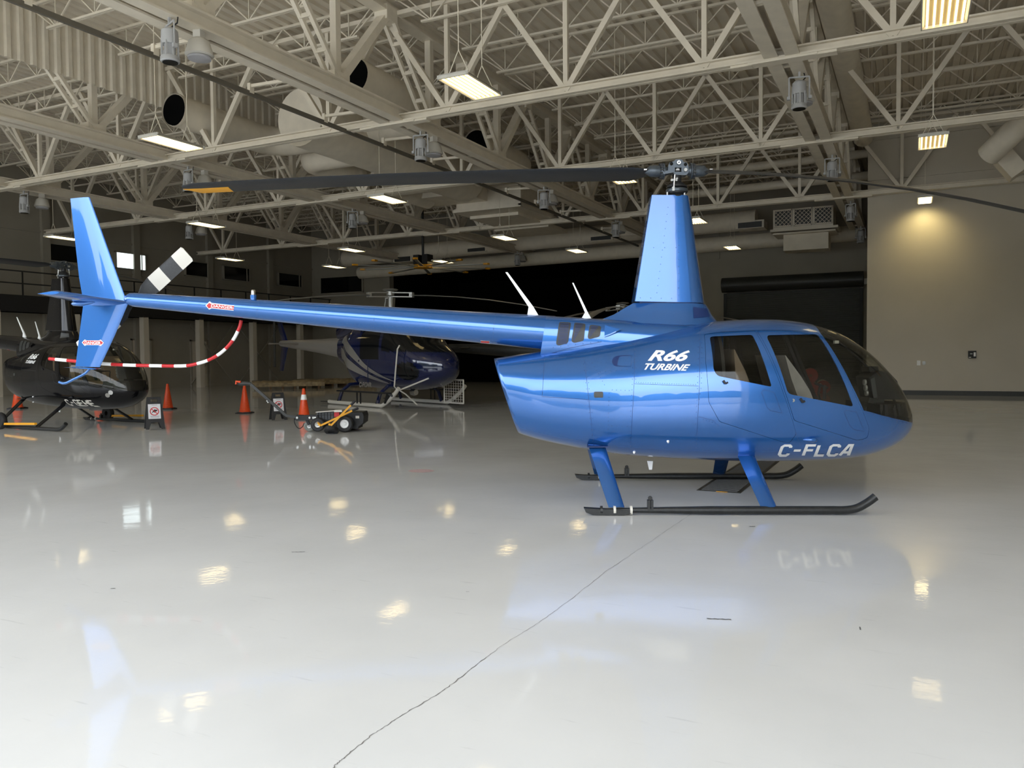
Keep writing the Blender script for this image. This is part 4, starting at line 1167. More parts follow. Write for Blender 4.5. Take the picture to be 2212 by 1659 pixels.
# --- landing gear
SK = 1.03
skz = .045
pts = [HF.P(1268, 1104, -SK), HF.P(1800, 1105, -SK), HF.P(1825, 1104, -SK), HF.P(1850, 1098, -SK), HF.P(1873, 1086, -SK), HF.P(1891, 1073, -SK)]
pts = [(p.x, p.z) for p in pts]; z0 = skz; pts = [(pts[0][0], z0), (pts[1][0], z0)] + [(x, max(z, z0)) for x, z in pts[2:]]
tb = [pts[0], ((pts[0][0] + pts[1][0]) / 2, z0)] + [tuple(q) for q in cspline(pts[1:], 5)]
for sg in (-1, 1):
    Y = sg * SK
    sk = MB().tube([(x, Y, z) for x, z in tb], [.016] + [.037] * (len(tb) - 1), 18).build('skid', M['skid'], blue_heli, 50)
    x0 = tb[0][0]
    b = MB(); b.prism([(x0 - .03, .07), (x0 - .01, .03), (x0 + .05, .008), (x0 + .33, .004), (x0 + .40, .02), (x0 + .38, .05), (x0 + .1, .062)], Y - .035, Y + .035, 'y'); b.build('skid_shoe', M['skid'], sk)
    for dx, mm in ((.12, 'skid'), (.24, 'offwhite'), (.39, 'offwhite')):
        MB().tube([(x0 + dx, Y, z0), (x0 + dx + .022, Y, z0)], .041, 20).build('clamp_band', M[mm], sk, 40)
    b = MB(); b.box((x0 + .56, Y, z0 + .05), (.022, .06, .09)); b.box((x0 + .59, Y, z0 + .05), (.022, .06, .09)); b.lathe([(.02, -.008), (.02, .008)], (x0 + .575, Y, z0 + .11), 'y', 12); b.build('wheel_lug', M['skid'], sk)
    for (xt, yt, xb_, yb_) in ((1290, 966, 1332, 1096), (1609, 979, 1661, 1097)):
        T_ = HF.P(xt, yt, -.42); B_ = HF.P(xb_, yb_, -SK); tx_, bx_ = T_.x, B_.x
        R = []
        for t in (-.25, 0, .5, 1.0):
            q = Vector((tx_ + (bx_ - tx_) * t, sg * (.42 + (SK - .42) * t), T_.z + (.07 - T_.z) * t)); w = .165 - .02 * t
            R.append(foil(q + Vector((w / 2, 0, 0)), q - Vector((w / 2, 0, 0)), .05, (0, .95, .3 * sg)))
        b = MB().loft(R); b.build('skid_leg', M['blue'], blue_heli, 35)
        q = Vector((tx_, sg * .44, T_.z)); MB().box(q + Vector((0, 0, .01)), (.2, .1, .012)).build('leg_collar', M['bluedk'], blue_heli)
MB().prism([(HF.P(1404, 985).x - .03, .36), (HF.P(1404, 985).x + .03, .36), (HF.P(1404, 985).x + .02, .27), (HF.P(1404, 985).x - .01, .27)], -.01, .01, 'y').build('belly_antenna', M['white'], blue_heli)

# --- cabin interior
b = MB(); fz = HF.P(1600, 900).z
xa_ = HF.P(1530, 0).x
zf = fz - .12; ol = []
for rg in RG:
    q = [v for v in rg if v.y > 0]; v = min(q, key=lambda v: abs(v.z - zf))
    if xa_ < v.x < HF.P(1895, 0).x: ol.append((v.x, v.y - .06))
poly = [(x, -y) for x, y in ol] + [(x, y) for x, y in ol[::-1]]
b.loft([[Vector((x, y, zf - .02)) for x, y in poly], [Vector((x, y, zf + .02)) for x, y in poly]]); b.build('cabin_floor', M['lining'], blue_heli)
b = MB(); lv = []
for py_ in (908, 892, 878, 868):
    zf = HF.P(1900, py_).z; ol = []
    xe = max(v.x for rg in RG for v in rg if abs(v.z - zf) < .04) - .07; xs = HF.P(1868, 0).x
    for k in range(15):
        xx = xs + (xe - xs) * k / 14; c = min((v for rg in RG for v in rg if v.y > 0), key=lambda v: abs(v.x - xx) + abs(v.z - zf)); ol.append((xx, max(.02, c.y - .07)))
    lv.append([Vector((x, -y, zf)) for x, y in ol] + [Vector((x, y, zf)) for x, y in ol[::-1]])
b.loft(lv); b.build('nose_tray', M['black'], blue_heli)
rg = min(RG, key=lambda r: abs(r[0].x - xa_)); cz_ = sum((v.z for v in rg)) / len(rg)
b = MB(); b.loft([[Vector((v.x + dx, v.y * .94, cz_ + (v.z - cz_) * .95)) for v in rg] for dx in (0, .03)]); b.build('rear_bulkhead', M['lining'], blue_heli)
def seat_(x0, y0, L, wd, zc, hb, m, rake=.16):
    b = MB(); n = 8
    R = [[Vector((x0 + (L * .95 + .04) * i / n, y0 + s * wd / 2, 0)) for s in (-1, 1)] for i in range(n + 1)]
    b.loft([foil((x0 + L, y0 + s * wd, zc), (x0, y0 + s * wd, zc - .02), .13, (0, 0, 1)) for s in (-.5, -.2, .2, .5)])
    o = b.build('seat_cushion', m, blue_heli, 40)
    b = MB(); b.loft([foil((x0 + .02, y0 + s * wd, zc), (x0 - rake, y0 + s * wd * (1 if abs(s) < .3 else .9), zc + hb), .13, (.95, 0, .25)) for s in (-.5, -.2, .2, .5)]); b.build('seat_back', m, blue_heli, 40)
for ys in (-.33, .33):
    seat_(HF.P(1705, 0).x + .05, ys, .48, .48, fz + .08, .55, M['seat'], .24)
    seat_(HF.P(1585, 0).x, ys, .46, .5, fz + .14, .55, M['tan'], .12)
MB().bar(HF.P(1690, 715, -.2), HF.P(1755, 870, -.2), .05, .03).bar(HF.P(1700, 715, .35), HF.P(1765, 870, .35), .05, .03).build('door_post', M['black'], blue_heli)
b = MB(); q = [pxz(*k) for k in ((1862, 815), (1884, 800), (1905, 803), (1922, 822), (1930, 845), (1936, 861), (1885, 861), (1872, 858))]; b.prism(q, -.17, .17, 'y'); pod = b.build('instrument_pod', M['black'], blue_heli)
MB().prism([pxz(*k) for k in ((1868, 792), (1888, 791), (1890, 803), (1870, 803))], -.10, .10, 'y').build('compass_box', M['black'], pod)
MB().prism([pxz(*k) for k in ((1866, 818), (1874, 814), (1880, 856), (1872, 858))], -.175, -.02, 'y').build('gauge_face', M['midgrey'], pod)
for k, (gx_, gy_) in enumerate(((1870, 826), (1872, 838), (1874, 849))):
    c_ = HF.P(gx_, gy_, -.12); MB().lathe([(.001, -.02), (.03, -.02), (.03, .0), (.001, .0)], c_, 'x', 14).build('gauge', M['alu'], pod)
MB().prism([pxz(*k) for k in ((1868, 858), (1900, 858), (1896, 905), (1850, 905))], -.12, .12, 'y').build('console_pedestal', M['darkgrey'], blue_heli)
b = MB(); b.tube([HF.P(1775, 878, 0), HF.P(1768, 850, 0), HF.P(1772, 832, 0)], .013, 8); b.tube([HF.P(1772, 832, -.3), HF.P(1772, 830, 0)], .012, 8); b.tube([HF.P(1760, 828, -.3), HF.P(1788, 838, -.3)], .012, 8); b.tube([HF.P(1781, 832, -.3), HF.P(1781, 862, -.3)], .017, 8)
b.build('cyclic_stick', M['black'], blue_heli)
cb = [HF.P(1778, 716), HF.P(1810, 735), HF.P(1845, 762), HF.P(1880, 795), HF.P(1910, 830), HF.P(1935, 865), HF.P(1950, 897)]
MB().tube([p - Vector((.012, 0, .005)) for p in cb], .011, 8).build('centre_bow', M['black'], blue_heli, 50)
MB().box(HF.P(1806, 739, 0), (.04, .05, .03)).build('compass', M['offwhite'], blue_heli)

# ================================================================== THE BLACK HELICOPTER (same type, parked behind the tail)
BS = 1.06; bo = atz(137, 572, 3.37 * BS)
BA = YAW - math.radians(29)
blk = copy_tree(blue_heli, None, {M['blue']: M['blackgloss'], M['bluedk']: M['darkgrey'], M['seat']: M['tan']})
blk.location = (bo.x - math.cos(BA) * hub2.x * BS, bo.y - math.sin(BA) * hub2.x * BS, 0); blk.scale = (BS,) * 3; blk.rotation_euler = (0, 0, BA)
blk['label'] = 'glossy black turbine helicopter at the left edge, behind the blue tail'
Rb = Matrix.Translation(hub2) @ Matrix.Rotation(math.radians(97) - math.atan2(-dirL.y, -dirL.x), 4, 'Z') @ Matrix.Translation(-hub2)
for c in list(blk.children):
    n = c.name.split('.')[0]
    if n in ('registration_lettering', 'striped_tail_guard', 'rivets', 'warning_label'): bpy.data.objects.remove(c, do_unlink=True); continue
    if n in ('main_rotor_blade', 'blade_grip', 'rotor_hub', 'pitch_horn'): c.matrix_local = Rb
place_flat(*stroke_text('C-GEHE'), [(1679, 986), (1842, 985.5), (1845, 958.5), (1682, 959.5)], 'registration_lettering', M['offwhite'], blk)
for (a, c) in ((1927, 934), (1940, 922)):
    h = hit(a, c)
    if h:
        q = Matrix.Rotation(0, 3, 'Z'); MB().tube([h[0] - h[1] * .02, h[0] + h[1] * .012], [.045, .045], 16).build('landing_light', M['steel'], blk, 40)
for (a, c, sg) in ((0.1, -1, 1), (0.1, 1, -1)):   # ground wheels clipped to the skids
    q = Vector((-.35, c * 1.16, .17)); MB().lathe([(.05, -.05), (.15, -.05), (.17, -.02), (.17, .02), (.15, .05), (.05, .05)], q, 'y', 22, hollow=True).build('ground_wheel', M['black'], blk, 40)
    MB().bar(q + Vector((.05, 0, -.06)), q + Vector((1.2, 0, -.02)), .05, .04).build('wheel_bar', M['yellow'], blk)

# ================================================================== THE NAVY HELICOPTER
def navy(root):
    ST2 = [(3.05, 1.18, 1.10, .06), (2.98, 1.38, .92, .26), (2.8, 1.55, .76, .46), (2.45, 1.74, .62, .68), (2.1, 1.92, .55, .80), (1.7, 2.22, .50, .87), (1.3, 2.46, .48, .91), (.8, 2.58, .47, .93), (0, 2.6, .48, .93), (-.7, 2.55, .50, .92), (-1.1, 2.48, .55, .88), (-1.5, 2.4, .68, .72), (-2.0, 2.25, .95, .5), (-2.7, 2.12, 1.25, .34)]
    rr = cspline(ST2, 9); R = [sec(x, zt, zb, w, 2.5, 128) for x, zt, zb, w in rr]
    b = MB(); o = len(b.v); n = 128
    for r in R: b.v += r
    def kind_(p):
        x, y, z = p
        if x > .95 and z > 1.55 + (2.9 - x) * .02 and abs(y) < 2: return 1
        if abs(y) > .45 and -.25 < x < .8 and 1.35 < z < 2.3: return 1
        if abs(y) > .4 and 1.55 < x < 2.45 and .78 < z < 1.28 and (x - 2.0) ** 2 / .2 + (z - 1.03) ** 2 / .07 < 1: return 1
        return 0
    for i in range(len(R) - 1):
        for k in range(n):
            f = [i * n + k, i * n + (k + 1) % n, (i + 1) * n + (k + 1) % n, (i + 1) * n + k]; c = sum((b.v[j] for j in f), Vector()) / 4
            b.f.append(f); b.mi.append(kind_(c))
    b.f.append(list(range(n))[::-1]); b.mi.append(0); b.f.append([(len(R) - 1) * n + k for k in range(n)]); b.mi.append(0)
    me = b.mesh('cabin', [M['navy'], M['darkglass'], M['silver']], 60)
    def part(me, idx, name, par):
        bm = bmesh.new(); bm.from_mesh(me); bmesh.ops.delete(bm, geom=[f for f in bm.faces if f.material_index not in idx], context='FACES'); m2 = bpy.data.meshes.new(name); bm.to_mesh(m2); bm.free()
        for m in me.materials: m2.materials.append(m)
        return addo(name, m2, par)
    part(me, (0,), 'cabin_shell', root); part(me, (1,), 'glazing', root); bn = bvh_of(me)
    for s in (-1, 1):
        for up, dn in (([(-2.2, 2.2), (-1.3, 2.0), (-.7, 1.72), (0, 1.25), (.6, .98), (1.3, .74)], [(-2.2, 1.9), (-1.3, 1.68), (-.7, 1.42), (0, 1.08), (.6, .88), (1.3, .72)]),
                       ([(-2.2, 1.75), (-1.3, 1.52), (-.7, 1.28), (0, .98), (.5, .82), (.9, .70)], [(-2.2, 1.4), (-1.3, 1.16), (-.7, 1.0), (0, .82), (.5, .72), (.9, .66)])):
            U, D = cspline(up, 6), cspline(dn, 6); vs_ = []; fs_ = []
            for a, c in zip(U, D):
                for t in range(7):
                    x, z = a[0] + (c[0] - a[0]) * t / 6, a[1] + (c[1] - a[1]) * t / 6; r = bn.ray_cast(Vector((x, s * 3, z)), Vector((0, -s, 0)))
                    vs_.append((x, r[0].y + s * .012 if r[0] else 0, z))
            fs_ = [(i * 7 + k, i * 7 + k + 1, i * 7 + k + 8, i * 7 + k + 7) for i in range(len(U) - 1) for k in range(6)]
            fs_ = [f for f in fs_ if all(abs(vs_[j][1]) > .1 for j in f)]
            b2 = MB(); b2.add(vs_, fs_); b2.build('silver_stripe', M['silver'], root, 60, fixn=False)
    for s in (-1, 1):
        b = MB(); b.bar((.86, s * .88, 1.3), (.7, s * .80, 2.35), .05, .04); b.bar((-.3, s * .92, 1.3), (-.3, s * .82, 2.35), .06, .04); b.bar((.2, s * .93, .7), (.2, s * .935, 1.35), .012, .02); b.build('door_frame', M['navy'], root)
    b = MB(); b.loft([sec(x, zt, zb, w, 2.6, 28) for x, zt, zb, w in ((1.0, 2.6, 2.4, .25), (.4, 2.82, 2.4, .42), (-.4, 2.95, 2.3, .48), (-1.4, 2.9, 2.2, .46), (-2.6, 2.6, 2.0, .32), (-3.0, 2.45, 2.0, .2))]); b.build('engine_cowling', M['navy'], root, 50)
    MB().tube([(-2.5, 0, 1.72), (-4.5, 0, 1.83), (-6.6, 0, 1.93), (-7.5, 0, 1.97)], [.36, .24, .15, .11], 22).build('tail_boom', M['silver'], root, 50)
    MB().loft([foil((-6.95, 0, 2.0), (-7.5, 0, 2.0), .05, Y_), foil((-7.55, 0, 2.9), (-7.9, 0, 2.9), .03, Y_)]).build('upper_fin', M['navy'], root, 35)
    MB().loft([foil((-6.9, 0, 1.95), (-7.5, 0, 1.95), .05, Y_), foil((-7.4, 0, .95), (-7.7, 0, .95), .03, Y_)]).build('lower_fin', M['navy'], root, 35)
    MB().loft([foil((-5.75, s * 1.15, 1.93), (-6.15, s * 1.15, 1.93), .05, (0, 0, 1)) for s in (-1, 1)]).build('horizontal_stabilizer', M['silver'], root, 35)
    MB().bar((-7.35, -.35, 1.1), (-7.35, -.35, 2.9), .14, .03).build('tail_rotor_blade', M['darkgrey'], root)
    MB().tube([(0, 0, 2.8), (0, 0, 3.22)], .07, 14).build('rotor_mast', M['alu'], root, 40)
    h = MB(); h.lathe([(.01, .0), (.2, 0), (.24, .03), (.2, .05), (.02, .07)], (0, 0, 3.42), n=24); h.lathe([(.01, 0), (.12, 0), (.12, .12), (.01, .12)], (0, 0, 3.28), n=16)
    hb = h.build('rotor_head', M['alu'], root, 40)
    for s in (-1, 1): MB().tube([(s * .22, -.1, 2.78), (s * .17, -.05, 3.2)], .016, 8).build('pitch_link', M['alu'], root)
    for k, a in enumerate((28, 148, 268)):
        d = Vector((math.cos(math.radians(a)), math.sin(math.radians(a)), 0)); sd = Vector((-d.y, d.x, 0))
        b = MB()
        for zz in (-.06, .06): b.bar(d * .1 + Vector((0, 0, 3.3 + zz)), d * .75 + Vector((0, 0, 3.27 + zz)), .12, .03)
        b.box(d * .72 + Vector((0, 0, 3.27)), (.1, .14, .15), math.radians(a)); b.build('blade_sleeve', M['alu'], hb)
        R = []
        for r in (.75, 1.2, 2.2, 3.2, 4.2, 5.2):
            c = d * r + Vector((0, 0, 3.27 - .022 * r * r)); R.append(foil(c + sd * .16, c - sd * .16, .03, (0, 0, 1)))
        MB().loft(R).build('main_rotor_blade', M['alu'], root, 35)
    for s in (-1, 1):
        y = s * 1.14; p = cspline([(-1.75, y, .09), (-1.5, y, .07), (.9, y, .07), (1.35, y, .09), (1.9, y, .38), (2.15, y, .58)], 5)
        sk = MB().tube(p, .055, 14).build('skid', M['offwhite'], root, 50)
        MB().box((-1.9, y, .07), (.7, .09, .02)).build('skid_plate', M['black'], sk)
        for x0 in (-1.2, 1.0):
            MB().tube([(x0, s * .3, .62), (x0, s * .75, .60), (x0, s * 1.0, .42), (x0, s * 1.12, .1)], .055, 12).build('cross_tube', M['navy'], root, 50)
        MB().box2((-.9, s * 1.2, .42), (1.9, s * 1.36, .46)).bar((1.55, s * 1.16, .16), (1.85, s * 1.25, .44), .14, .05).bar((1.9, s * 1.16, .36), (1.8, s * 1.25, .44), .14, .05).build('boarding_step', M['black'], root)
        MB().bar((.2, s * 1.3, .1), (.2, s * 1.3, .42), .03, .03).bar((.4, s * 1.3, .1), (.4, s * 1.3, .42), .03, .03).build('step_ladder', M['black'], sk)
    MB().tube([(1.9, -.93, 1.75), (1.9, -1.0, 1.65), (1.75, -1.02, .62), (1.9, -1.0, .5), (2.8, -.6, .85)], .022, 8).build('mirror_frame', M['offwhite'], root)
    b = MB(); b.tube([(1.2, -.5, .48), (1.6, -.55, .38), (2.3, -.65, .12)], .02, 8); b.tube([(1.2, -.5, .48), (.8, -.5, .36), (.4, -.5, .12)], .02, 8); b.build('cargo_frame', M['offwhite'], root)
    MB().lathe([(.01, -.1), (.09, -.1), (.1, 0), (.08, .1), (.01, .1)], (1.5, -.2, .42), 'x', 16).build('belly_light', M['steel'], root, 50)
    b = MB()
    for k in range(9): b.bar((2.0 + k * .11, .5, .15), (2.0 + k * .11, .5, .75), .008, .008); b.bar((2.0, .5, .15 + k * .075), (2.88, .5, .15 + k * .075), .008, .008)
    for a, c in (((2, .12), (2.9, .12)), ((2, .78), (2.9, .78)), ((2.0, .12), (2.0, .78)), ((2.9, .12), (2.9, .78))): b.bar((a[0], .5, a[1]), (c[0], .5, c[1]), .03, .03)
    b.bar((2.0, .5, .55), (1.6, .5, .62), .03, .03)
    b.build('cargo_basket', M['offwhite'], root)
    vs, fs = text_mesh('C-FCHR', .2, .02); b = MB(); b.add([(-.55 + v.x * .2, -.80, .55 + v.y * .2) for v in vs], fs); b.build('registration_lettering', M['silver'], root, fixn=False)


_f = Frame((0, 0), YAW); nz_ = _f.P(843, 626, 24.6); _w = Matrix.Rotation(YAW, 3, 'Z') @ nz_
nv = empty('helicopter', 'navy blue helicopter with silver stripes and pale skids, below the blue tail boom', 'helicopter', (_w.x, _w.y, 0), YAW - math.radians(49))
navy(nv); sc = nz_.z / 3.45; nv.scale = (sc, sc, sc)
p = aty(1345, 655, 25.0)
n2 = copy_tree(nv, None, {M['navy']: M['darkgrey'], M['silver']: M['darkgrey']}); n2.location = (p.x, 25.0, 0); n2.scale = (p.z / 3.45,) * 3; n2.rotation_euler = (0, 0, .15)
n2['label'] = 'dark helicopter almost hidden behind the blue one, only its rotor head showing'

# ================================================================== FLOOR THINGS
def cone(px_, yb_, yt_, collar, lb):
    g = atz(px_, yb_, 0); F = Frame(g, YAW); t = F.P(px_, yt_, 0); h = t.z; k = h / .71
    o = empty('traffic_cone', lb, 'traffic cone', g, YAW, group='orange traffic cones'); o.scale = (k, k, k)
    b = MB(); b.box((0, 0, .015), (.36, .36, .03)); b.box((0, 0, .035), (.30, .30, .015)); b.build('base', M['black'], o)
    def rr(z): return .135 - (z - .04) / .67 * .107
    MB().lathe([(.155, .035), (rr(.06), .055), (rr(.4), .4), (rr(.7), .70), (.024, .71), (.01, .71)], n=28).build('cone_body', M['orange'], o, 50)
    if collar: MB().lathe([(rr(.45) + .0025, .45), (rr(.57) + .0025, .57)], n=28).build('reflective_collar', M['white'], o, 50, fixn=True)
    return o


cone(529, 893, 832, False, 'plain orange traffic cone under the tow bar handle'); cone(363, 884, 829, False, 'plain orange traffic cone behind the left folding sign')
cone(38, 883, 826, False, 'orange traffic cone half hidden by the black helicopter'); cone(657, 906, 839, True, 'orange traffic cone with a white reflective collar behind the tug')
cone(215, 883, 826, False, 'orange traffic cone hidden behind the black helicopter nose, only its base showing')


def sign(px_, yb_, yt_, lb, rz):
    g = atz(px_, yb_, 0); F = Frame(g, YAW); h = F.P(px_, yt_, 0).z; k = h / .62
    o = empty('folding_sign', lb, 'folding sign', g, YAW + rz, group='black folding floor signs'); o.scale = (k, k, k)
    for s in (-1, 1):
        R = Matrix.Rotation(s * math.radians(-15), 3, 'X')
        def T_(p): v = R @ Vector((p[0], p[1], p[2] - .62)); return v + Vector((0, s * .0, .62))
        b = MB()
        for poly in ([(-.17, .0), (-.11, .0), (-.07, .13), (.07, .13), (.11, .0), (.17, .0), (.135, .53), (-.135, .53)], [(-.135, .53), (-.06, .53), (-.06, .59), (-.13, .59)], [(.135, .53), (.06, .53), (.06, .59), (.13, .59)], [(-.13, .59), (.13, .59), (.125, .63), (-.125, .63)]):
            b.loft([[T_((x, -.012, z)) for x, z in poly], [T_((x, .012, z)) for x, z in poly]])
        pn = b.build('panel', M['darkgrey'] if 0 else M['black'], o)
        if s == -1: 
            pass
    R = Matrix.Rotation(math.radians(-15), 3, 'X')
    def Q(x, z, d): v = R @ Vector((x, -.012 - d, z - .62)); return v + Vector((0, 0, .62))
    b = MB(); b.add([Q(-.115, .2, .004), Q(.105, .2, .004), Q(.105, .49, .004), Q(-.115, .49, .004)], [(0, 1, 2, 3)]); pp = b.build('paper_notice', M['paper'], o, fixn=False)
    b = MB(); c = (-.005, .345); n = 32
    b.add([Q(c[0] + r * math.cos(2 * PI * i / n), c[1] + r * math.sin(2 * PI * i / n), .007) for r in (.066, .082) for i in range(n)], [(i, (i + 1) % n, n + (i + 1) % n, n + i) for i in range(n)])
    b.add([Q(c[0] - .055, c[1] + .045, .009), Q(c[0] - .045, c[1] + .055, .009), Q(c[0] + .055, c[1] - .045, .009), Q(c[0] + .045, c[1] - .055, .009)], [(0, 1, 2, 3)]); b.build('prohibition_ring', M['red'], pp, fixn=False)
    b = MB(); b.add([Q(c[0] + x, c[1] + z, .006) for x, z in ((-.05, -.035), (-.01, -.01), (.0, -.03), (.02, -.005), (.055, .01), (.05, .035), (.02, .03), (.01, .045), (-.02, .02))], [tuple(range(9))]); b.build('pictogram', M['black'], pp, fixn=False)
    b = MB()
    for z_, w_ in ((.465, .05), (.245, .08), (.225, .075)): b.add([Q(-w_, z_, .006), Q(w_, z_, .006), Q(w_, z_ + .008, .006), Q(-w_, z_ + .008, .006)], [(0, 1, 2, 3)])
    b.build('print_lines', M['greytxt'], pp, fixn=False)
    return o


sign(334, 928, 859, 'black folding sign with a red prohibition notice in front of the black helicopter nose', math.radians(30))
sign(601, 908, 849, 'black folding sign with a red prohibition notice behind the long tow arm', math.radians(28))

# tug with its tiller arm
TG = atz(715, 933, 0); TF = Frame(TG, YAW); K = 1 / 111.
tug = empty('helicopter_tug', 'low black battery tug with white-hubbed wheels and a long raised tiller arm', 'tug', TG, YAW)


def wheel(par, px_, py_, r, wd, y, hub_m, hubr, name='wheel', tire=None):
    c = TF.P(px_, py_, y); c.z = max(c.z, r) if name != 'free' else c.z
    w = MB().lathe([(r * .5, -wd / 2), (r * .86, -wd / 2), (r, -wd * .3), (r, wd * .3), (r * .86, wd / 2), (r * .5, wd / 2)], c, 'y', 28, hollow=True).build(name if name != 'free' else 'wheel', tire or M['black'], par, 40)
    MB().lathe([(.001, -wd * .42), (hubr * .3, -wd * .42), (hubr * .45, -wd * .3), (hubr * .9, -wd * .36), (hubr, -wd * .52), (hubr, wd * .5), (.001, wd * .5)], c, 'y', 24).build('hub', hub_m, w, 40); return w


wheel(tug, 745, 915, .168, .12, -.10, M['white'], .09); wheel(tug, 763, 913, .168, .12, .55, M['white'], .09)
wheel(tug, 668, 920, .105, .06, .15, M['alu'], .05, 'caster_wheel', M['palegrey'])
b = MB(); q = [(TF.P(x, y, 0).x, TF.P(x, y, 0).z) for x, y in ((737, 892), (782, 891), (785, 899), (784, 914), (775, 921), (737, 922))]; b.prism(q, .02, .55, 'y'); b.build('rear_housing', M['black'], tug)
a, c = TF.P(684, 889), TF.P(724, 906); b = MB(); b.box2((a.x, 0.0, c.z), (c.x, .5, a.z))
bt = b.build('battery_box', M['midgrey'], tug); b = MB()
for k in range(6): b.box((a.x + .03 + k * (c.x - a.x - .06) / 5, -.01, (a.z + c.z) / 2 - .01), (.012, .02, (a.z - c.z) * .8))
b.box(((a.x + c.x) / 2, -.01, a.z - .07), (c.x - a.x, .02, .012)); b.build('battery_ribs', M['black'], bt)
MB().box(TF.P(728, 895, -.02), (.10, .05, .1)).build('red_terminal_cover', M['red'], tug)
b = MB(); b.bar(TF.P(684, 890, -.02), TF.P(724, 887, -.02), .16, .015); b.bar(TF.P(724, 887.5, -.02), TF.P(741, 887, -.02), .2, .04); b.build('top_plate', M['offwhite'], tug)
b = MB(); b.box2((TF.P(683, 0).x, .02, .06), (TF.P(760, 0).x, .5, TF.P(700, 906).z)); b.build('chassis', M['black'], tug)
b = MB(); b.bar(TF.P(640, 903), TF.P(688, 901), .12, .1); b.tube([TF.P(641, 899), TF.P(656, 899)], .03, 10); b.bar(TF.P(660, 900), TF.P(668, 918), .05, .05); b.build('drawbar', M['black'], tug)
for px_ in (643, 670, 678, 682): MB().lathe([(.001, -.05), (.022, -.05), (.022, 0), (.001, 0)], TF.P(px_, 902, -.04), 'y', 12).build('bolt_cap', M['steel'], tug)
MB().tube([TF.P(660, 902, -.03), TF.P(667, 902, -.03)], .03, 12).build('orange_knob', M['orange'], tug)
MB().bar(TF.P(640, 901), TF.P(619, 898), .045, .05).bar(TF.P(619.5, 898.5), TF.P(541, 829), .045, .05).build('tiller_arm', M['darkgrey'], tug)
MB().tube([TF.P(542, 829), TF.P(531, 828), TF.P(520, 829), TF.P(512, 827)], [.03, .045, .045, .03], 12).build('tiller_head', M['darkgrey'], tug, 50)
MB().tube([TF.P(520, 825, -.05), TF.P(510, 824, -.05), TF.P(510, 830, -.05)], .022, 10).build('orange_grip', M['orange'], tug, 50)
for q_ in ((578, 866), (580, 869)): MB().lathe([(.001, -.04), (.012, -.04), (.012, 0), (.001, 0)], TF.P(*q_, -.02), 'y', 10).build('bolt_cap', M['steel'], tug)
MB().tube([TF.P(*q_) for q_ in cspline([(636, 903), (636, 912), (641, 922), (647, 925.5), (653, 922), (657, 914)], 4)], .009, 8).build('charge_cable', M['black'], tug)
MB().box(TF.P(772, 901, .0), (.07, .01, .05)).build('rating_plate', M['offwhite'], tug)

for nm, (wx, wy, wr), (x0, y0), (x1, y1), (x2, y2), yy, flat, lb in (('a', (687, 917, .137), (693, 919), (761, 887), (774, 881.5), -.16, False, 'upright ground handling wheel with yellow bar leaning on the tug'),
                                            ('b', (716, 928, .137), (715, 919), (758, 875), (767, 866), -.42, True, 'tipped ground handling wheel with steep yellow bar lying before the tug')):
    o = empty('handling_wheel', lb, 'handling wheel', TG, YAW, group='ground handling wheels')
    if not flat: wheel(o, wx, wy, wr, .10, yy, M['alu'], .06)
    else:
        c = TF.P(wx, wy, yy); c.z = .075; R3 = Matrix.Rotation(math.radians(62), 3, 'X')
        MB().lathe([(.06, -.05), (.12, -.05), (.137, -.03), (.137, .03), (.12, .05), (.06, .05)], c, 'y', 26, R3, True).build('wheel', M['black'], o, 40)
        MB().lathe([(.001, -.03), (.06, -.03), (.06, .03), (.001, .03)], c, 'y', 16, R3).build('hub', M['black'], o, 40)
    y3 = yy - .09
    MB().bar(TF.P(x0, y0, y3), TF.P(x1, y1, y3 + .05), .035, .035).bar(TF.P(x0, y0, y3), TF.P(x0 - 4, y0 - 3, y3 + .03), .035, .035).bar(TF.P(x0, y0, y3), TF.P(wx, wy - 4, yy - .02), .03, .03).build('yellow_bar', M['yellow'], o)
    MB().tube([TF.P(x1, y1, y3 + .05), TF.P(x2, y2, y3 + .055)], .024, 10).build('hand_grip', M['black'], o)

# wrapped timber, buckets, rolls
for i, (xa, ya, xb_, yb_, lb) in enumerate(((545, 841, 700, 838, 'long low stack of plastic-wrapped boards on the floor, nearer one'), (640, 836, 805, 831, 'long low stack of plastic-wrapped boards on the floor, farther one'))):
    A, C_ = atz(xa, ya, 0), atz(xb_, yb_, 0); L = (C_ - A).length; ang = math.atan2(C_.y - A.y, C_.x - A.x); random.seed(i)
    o = empty('timber_stack', lb, 'timber stack', A, ang, group='wrapped timber stacks')
    b = MB(); n = 26; R = []
    for k in range(n + 1):
        x = L * k / n; h = .36 + .05 * random.random(); R.append([Vector((x, y, z)) for y, z in ((-.45, .12), (-.48, h * .8), (-.38 + .06 * random.random(), h), (-.1, h + .04 * random.random()), (.15, h - .03 * random.random()), (.4, h), (.48, h * .8), (.45, .12))])
    b.loft(R); b.build('wrapped_boards', M['wood'], o)
    for k in range(6): MB().box((L * (k + .5) / 6, 0, .06), (.1, .9, .12)).build('bearer', M['cardboard'], o)
g = atz(548, 823, 0); o = empty('plastic_bucket', 'white plastic bucket standing beside a mezzanine post', 'bucket', g)
MB().lathe([(.01, 0), (.17, 0), (.2, .46), (.215, .47), (.215, .50), (.19, .50), (.16, .04), (.01, .04)], n=20).build('pail', M['offwhite'], o, 40)
MB().tube([(.2, 0, .44), (.15, -.15, .34), (0, -.21, .3), (-.15, -.15, .34), (-.2, 0, .44)], .008, 6).build('handle', M['alu'], o)
g = atz(519, 824, 0); o = empty('mop_bucket', 'yellow wheeled mop bucket beside the white bucket', 'mop bucket', g)
